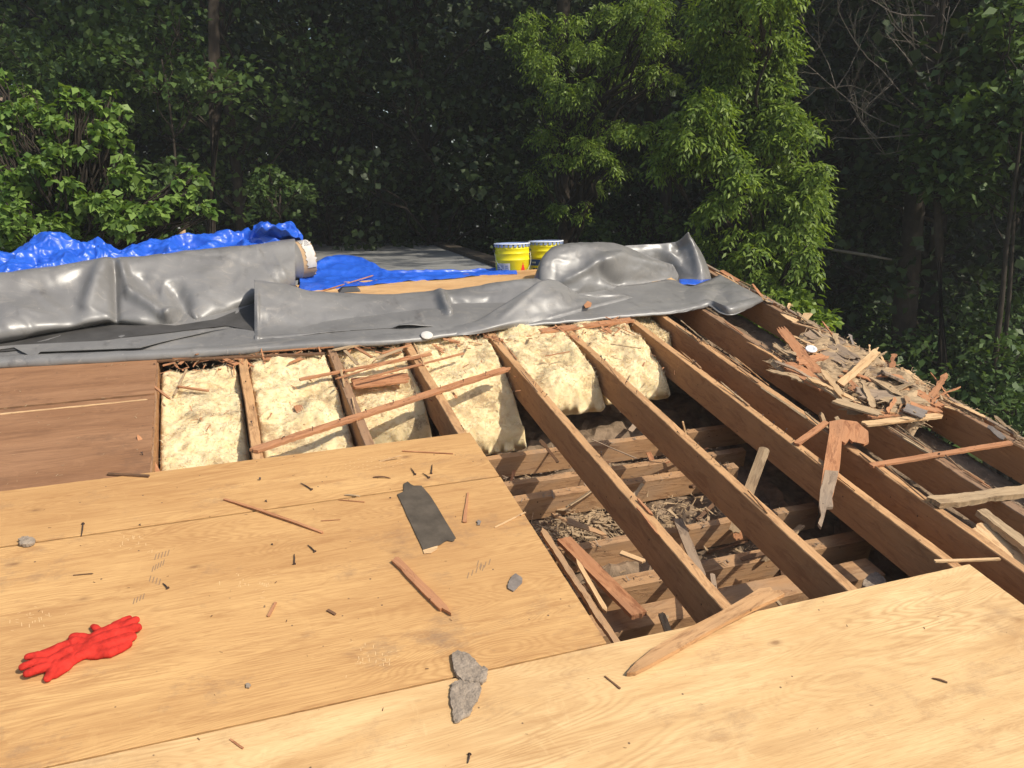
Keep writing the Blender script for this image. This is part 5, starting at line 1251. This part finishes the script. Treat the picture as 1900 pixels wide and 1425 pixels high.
# -- ash, right lobe
cl = []
ASH = [(1380, 90, .30), (1340, 130, .34), (1400, 150, .34), (1320, 180, .24), (1440, 175, .24), (1420, 215, .34), (1340, 210, .38), (1470, 215, .22), (1490, 255, .22), (1440, 270, .34), (1370, 270, .38), (1290, 250, .3), (1260, 225, .16),
       (1500, 300, .2), (1460, 320, .3), (1400, 330, .36), (1330, 310, .3), (1280, 300, .22), (1240, 285, .16), (1505, 355, .2), (1520, 385, .14), (1470, 380, .28), (1400, 390, .3), (1440, 430, .28), (1500, 420, .2), (1380, 440, .26), (1490, 470, .2), (1430, 480, .28), (1380, 490, .22), (1400, 520, .22), (1460, 515, .18),
       (1350, 470, .14), (1440, 545, .16), (1380, 545, .2), (1410, 560, .18), (1340, 510, .2), (1200, 230, .1), (1380, 20, .3), (1340, 40, .34), (1420, 60, .34), (1460, 110, .3), (1440, 10, .25), (1320, -20, .4), (1400, -30, .4), (1300, 380, .14), (1350, 360, .24), (1470, 440, .22), (1330, 430, .16), (1450, 560, .2), (1420, 590, .22), (1360, 580, .2)]
rr_ = random.Random(5)
for px, py, r_ in ASH:
    p = D(px, py, 9.4 + rr_.uniform(-.5, .5)); cl += clumps((p.x, p.y, p.z), (r_ * .9, r_ * .9, r_ * .8), 3, r_ * .42, int(430 * r_ * r_ + 7), int(px * 3 + py), .2)
cl += clumps((D(1370, -200, 9.8).x, D(1370, -200, 9.8).y, 5.4), (1.0, 1.0, .9), 8, .45, 60, 4)
b0 = D(1390, 560, 9.9)
tree('ash_tree', 'bright green ash tree right of centre, reaching down past the roof edge', (b0.x, b0.y, GZ), (0, 0), 9.5, .13, cl, .072, 'leaf_ash', 21, 'ash trees', asp=.34, per=7, droop=.5, spread=.4)
# -- ash, left lobe (further back)
cl = []
for px, py, r_ in [(1010, 60, .5), (1080, 30, .5), (1150, 60, .5), (1210, 90, .42), (1180, 20, .5), (1130, 110, .4), (1060, 130, .42), (1010, 150, .35), (1200, 40, .3), (1225, 130, .25), (1160, 150, .35), (1080, 190, .35), (1060, 230, .25), (1120, 220, .35), (1010, 230, .3), (1090, 270, .25), (1120, 290, .22), (1060, 300, .25), (1100, 340, .18), (1155, 240, .25), (1000, 310, .25), (1130, 330, .15), (1160, 310, .12), (1080, 380, .16), (1030, 380, .2)]:
    p = D(px, py, 11.6 + rr_.uniform(-.6, .6)); cl += clumps((p.x, p.y, p.z), (r_ * .9, r_ * .9, r_ * .8), 3, r_ * .42, int(300 * r_ * r_ + 5), int(px * 3 + py), .2)
cl += clumps((D(1080, -150, 12).x, D(1080, -150, 12).y + .5, 7.2), (2.0, 1.6, 2.0), 24, .7, 90, 5)
b0 = D(1052, 430, 12.2)
tree('ash_tree', 'tall ash tree behind the yellow pails, dark trunk and drooping sunlit leaves', (b0.x, b0.y, GZ), (0, 0), 11, .2, cl, .066, 'leaf_ash', 22, 'ash trees', asp=.34, per=7, droop=.5, spread=.4)
# -- big background maples: visible lower skirts plus high shading crowns
FARL = ['deep background tree closing the view at the far left end', 'deep background tree closing the view at the left corner glimpse of sky', 'deep background tree filling the gap left of the shrub top', 'deep background tree filling the gap above the broad-leaved shrub', 'deep background tree filling the gap over the membrane roll', 'deep background tree filling the gap over the far flat roof', 'deep background tree filling the gap left of the tall ash', 'deep background tree filling the gap behind the tall ash', 'deep background tree filling the gap between the two ashes', 'deep background tree filling the gap right of the bright ash', 'deep background tree filling the gap behind the dead branches', 'deep background tree filling the gap behind the slanting limb', 'deep background tree closing the view at the far right end']
BG = [(-330, 15.5, 'maple at the far left of the background'), (130, 16.0, 'dark maple behind the broad-leaved shrub'), (400, 15.0, 'dark maple with a thin trunk left of centre'), (590, 16.5, 'dark maple behind the end of the membrane roll'), (800, 15.5, 'darkest maple behind the far flat roof'),
      (950, 17, 'dark maple just left of the tall ash'), (1180, 15.5, 'dark maple between the two ash trees'), (1420, 14.5, 'dark maple behind the bright ash tree'), (1600, 14, 'dark maple behind the bare dead branches'), (1760, 12.5, 'forked maple with thick dark trunk at the right'), (1950, 13.5, 'maple at the right edge of the photo'), (2150, 12.5, 'maple just outside the right edge')]
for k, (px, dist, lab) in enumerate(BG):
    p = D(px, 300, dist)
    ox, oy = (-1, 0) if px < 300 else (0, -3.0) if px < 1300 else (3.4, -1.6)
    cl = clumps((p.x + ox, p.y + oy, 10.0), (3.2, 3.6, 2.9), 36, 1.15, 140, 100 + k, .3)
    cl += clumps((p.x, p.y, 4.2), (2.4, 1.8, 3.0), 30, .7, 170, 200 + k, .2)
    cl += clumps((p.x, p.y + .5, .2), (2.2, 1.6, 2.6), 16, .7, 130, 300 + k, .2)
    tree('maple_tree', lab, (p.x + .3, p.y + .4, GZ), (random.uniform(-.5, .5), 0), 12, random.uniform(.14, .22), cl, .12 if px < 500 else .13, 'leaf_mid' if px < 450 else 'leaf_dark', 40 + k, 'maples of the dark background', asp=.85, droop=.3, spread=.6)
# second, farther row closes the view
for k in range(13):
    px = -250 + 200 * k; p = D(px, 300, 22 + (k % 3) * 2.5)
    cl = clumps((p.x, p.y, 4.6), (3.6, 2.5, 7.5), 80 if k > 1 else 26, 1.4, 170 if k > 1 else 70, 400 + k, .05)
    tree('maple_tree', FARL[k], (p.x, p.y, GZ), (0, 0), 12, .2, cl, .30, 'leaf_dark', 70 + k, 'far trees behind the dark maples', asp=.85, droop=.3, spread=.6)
# -- sunlit understory and hedge patches
def bush(px, py, dist, r_, n, label, seed, mat='leaf_mid', size=.1, sq=.8):
    p = D(px, py, dist); cl = clumps((p.x, p.y, p.z), (r_, r_, r_ * sq), 10, r_ * .45, n, seed, .1)
    tree('leafy_bush', label, (p.x, p.y, GZ), (0, 0), max(.5, p.z - GZ), .05, cl, size, mat, seed, 'sunlit bushes below the trees', cat='bush', asp=.6, droop=.3, spread=.5)
bush(1760, 640, 12.0, 1.1, 260, 'sunlit bush low at the right, in front of the dark trunks', 501)
bush(1850, 690, 11.0, 1.0, 260, 'sunlit bush at the right edge below the roof line', 502)
bush(1660, 700, 12.5, .8, 160, 'dim bush right beside the roof edge heap', 503)
bush(1880, 760, 10.0, .9, 200, 'lowest bush in the right corner beyond the roof edge', 504)
bush(1900, 270, 10.5, .9, 260, 'light green foliage bank high at the right edge', 505, size=.12)
bush(1900, 120, 10.0, .8, 220, 'small light green crown above the foliage bank at the right', 506, size=.12)
bush(985, 440, 15.0, .9, 120, 'faintly lit shrub behind the yellow pails', 507)
bush(1180, 440, 14.0, .9, 120, 'faintly lit shrub behind the big membrane fold', 508)
bush(520, 350, 13.0, .4, 120, 'small lit sapling in the gap left of centre', 509)
bush(1420, 600, 9.2, .5, 300, 'bright shrub at the foot of the ash beside the roof corner', 510, 'leaf_ash')
bush(240, 430, 11.0, 1.0, 260, 'dim green shrub behind the tarp', 511)
bush(120, 200, 14.0, 1.2, 240, 'mid green foliage in the upper left corner', 512, size=.12)
bush(300, 110, 13.0, 1.0, 150, 'dappled foliage left of centre near the top', 513, size=.12)

# -- dead tree with pale bare branches
rng = random.Random(3)
db = D(1690, 330, 10.6); t = empty('dead_tree', (db.x, db.y, GZ), 'leafless tree with a fan of thin pale bare branches at the upper right', 'tree')
tp_ = []
def grow(p, d, L, r, lev):
    n = 5; pts = [p]; dd = d.copy(); 
    for i in range(n):
        dd = (dd + Vector((rng.uniform(-.22, .22), rng.uniform(-.22, .22), rng.uniform(-.1, .22)))).normalized(); pts.append(pts[-1] + dd * L / n)
    tp_.append(tubeVF(pts, [r * (1 - .12 * i) for i in range(n + 1)], 6))
    if lev > 0:
        for k in range(3 if lev > 1 else 4):
            i = rng.randint(2, n); a = Vector((rng.uniform(-1, 1), rng.uniform(-.6, .6), rng.uniform(-.5, 1))).normalized()
            grow(pts[i], (dd * .75 + a * .8).normalized(), L * rng.uniform(.5, .75), r * .5, lev - 1)
root = D(1735, 250, 10.6)
for rx, ry, dx, dy, dz, L, r in [(1735, 250, -1, -.2, -.02, 1.1, .022), (1735, 250, -1, 0, .28, 1.2, .022), (1730, 225, -.8, .2, .6, 1.0, .02), (1735, 200, -.5, .2, .8, 1.0, .018), (1738, 160, -.3, -.2, .9, .8, .016), (1740, 240, -.15, .1, 1, 1.2, .02), (1745, 230, .35, -.2, .8, .6, .014),
                          (1740, 120, -1, -.1, .35, .9, .012), (1730, 265, -1, -.3, -.12, .8, .014), (1735, 30, -1, -.2, .1, .8, .016), (1690, 200, -.9, .2, .1, .7, .012)]:
    o_ = D(rx, ry, 10.6); v = (R3 @ cr) * dx + Vector((0, 0, 1)) * dz + Vector((.3, .9, 0)) * dy; grow(o_, v.normalized(), L, r * .5, 3)
V, F = join(tp_); V = [Vector(v) - t.location for v in V]; link('bare_branches', pyd('bare_branches', V, F, True), M['deadbark'], t)
V, F = tubeVF([Vector((db.x + .2, db.y + .1, GZ)), D(1750, 700, 10.7), D(1742, 450, 10.6), root, D(1740, 100, 10.6), D(1760, -100, 10.6), D(1765, -300, 10.6)], [.09, .07, .05, .035, .03, .02, .015], 9)
link('trunk', pyd('dead_trunk', [Vector(v) - t.location for v in V], F, True), M['bark'], t)
# big leaning dark trunks at the right
for k, (a, b_, r_, lab) in enumerate([((1680, 560, 11.5), (1730, -80, 11.5), .13, 'dark upright trunk behind the dead branches'), ((1690, 330, 11.6), (1920, -20, 11.2), .09, 'dark limb slanting up to the right corner'), ((1235, 560, 14), (1225, -60, 14), .1, 'thin dark trunk between the ash trees'), ((390, 470, 13), (395, -60, 13.5), .09, 'thin dark trunk left of centre')]):
    p0 = D(*a); p1 = D(*b_); dn = Vector((p0.x, p0.y, GZ)) if k != 1 else p0 
    V, F = tubeVF([dn, p0, p0.lerp(p1, .5) + Vector((.05, 0, 0)), p1, p1 + (p1 - p0) * .6], [r_ * 1.25, r_ * 1.1, r_, r_ * .8, r_ * .4], 10)
    o = world_mesh('tree_trunk', V, F, M['bark'], None, True); tag(o, lab, 'trunk', 'bare trunks among the trees')
o = world_mesh('fallen_limb', *tubeVF([D(1515, 458, 11), D(1560, 466, 11), D(1600, 472, 11), D(1655, 482, 11)], [.01, .018, .02, .012], 8), M['deadbark'], None, True); tag(o, 'pale broken limb hanging in the dark right of the ash', 'branch')
# neighbour's roof at the far left
hp = D(8, 200, 22)
nh = empty('neighbour_house', (hp.x - 1.5, hp.y, GZ), 'small part of a brown shingled roof showing through leaves at the left edge', 'house')
V, F = boxVF(hp.x - 5, hp.x + .25, hp.y - 1, hp.y + 4, GZ, hp.z - .6); world_mesh('wall', V, F, M['wall'], nh)
V = [(hp.x - 5.2, hp.y - 1.3, hp.z - .7), (hp.x + .45, hp.y - 1.3, hp.z - .7), (hp.x + .45, hp.y + 4.3, hp.z - .7), (hp.x - 5.2, hp.y + 4.3, hp.z - .7), (hp.x - 4, hp.y + 1.5, hp.z + .9), (hp.x - .3, hp.y + 1.5, hp.z + .9)]
world_mesh('roof', V, [(0, 1, 5, 4), (1, 2, 5), (2, 3, 4, 5), (3, 0, 4), (3, 2, 1, 0)], M['shingle'], nh)
# ------------------------------------------------------------------ added to lift the darks like lens glare: a thin haze
V, F = boxVF(-80, 100, -60, 120, GZ - 1.5, 22)
hm = bpy.data.materials.new('glare_veil_air'); hm.use_nodes = True; hn = hm.node_tree; hn.nodes.remove(hn.nodes['Principled BSDF'])
hv = hn.nodes.new('ShaderNodeVolumePrincipled'); hv.inputs['Color'].default_value = (0.9, 0.92, 0.95, 1); hv.inputs['Density'].default_value = 0.0024; hv.inputs['Anisotropy'].default_value = 0.2
hn.links.new(hv.outputs[0], hn.nodes['Material Output'].inputs['Volume'])
hz_ = world_mesh('glare_veil', V, F, hm, None, False, (0, 0, 0)); tag(hz_, kind='stuff')
print('objects', len(bpy.data.objects), 'leaves', sum(len(m_.polygons) for m_ in bpy.data.meshes))
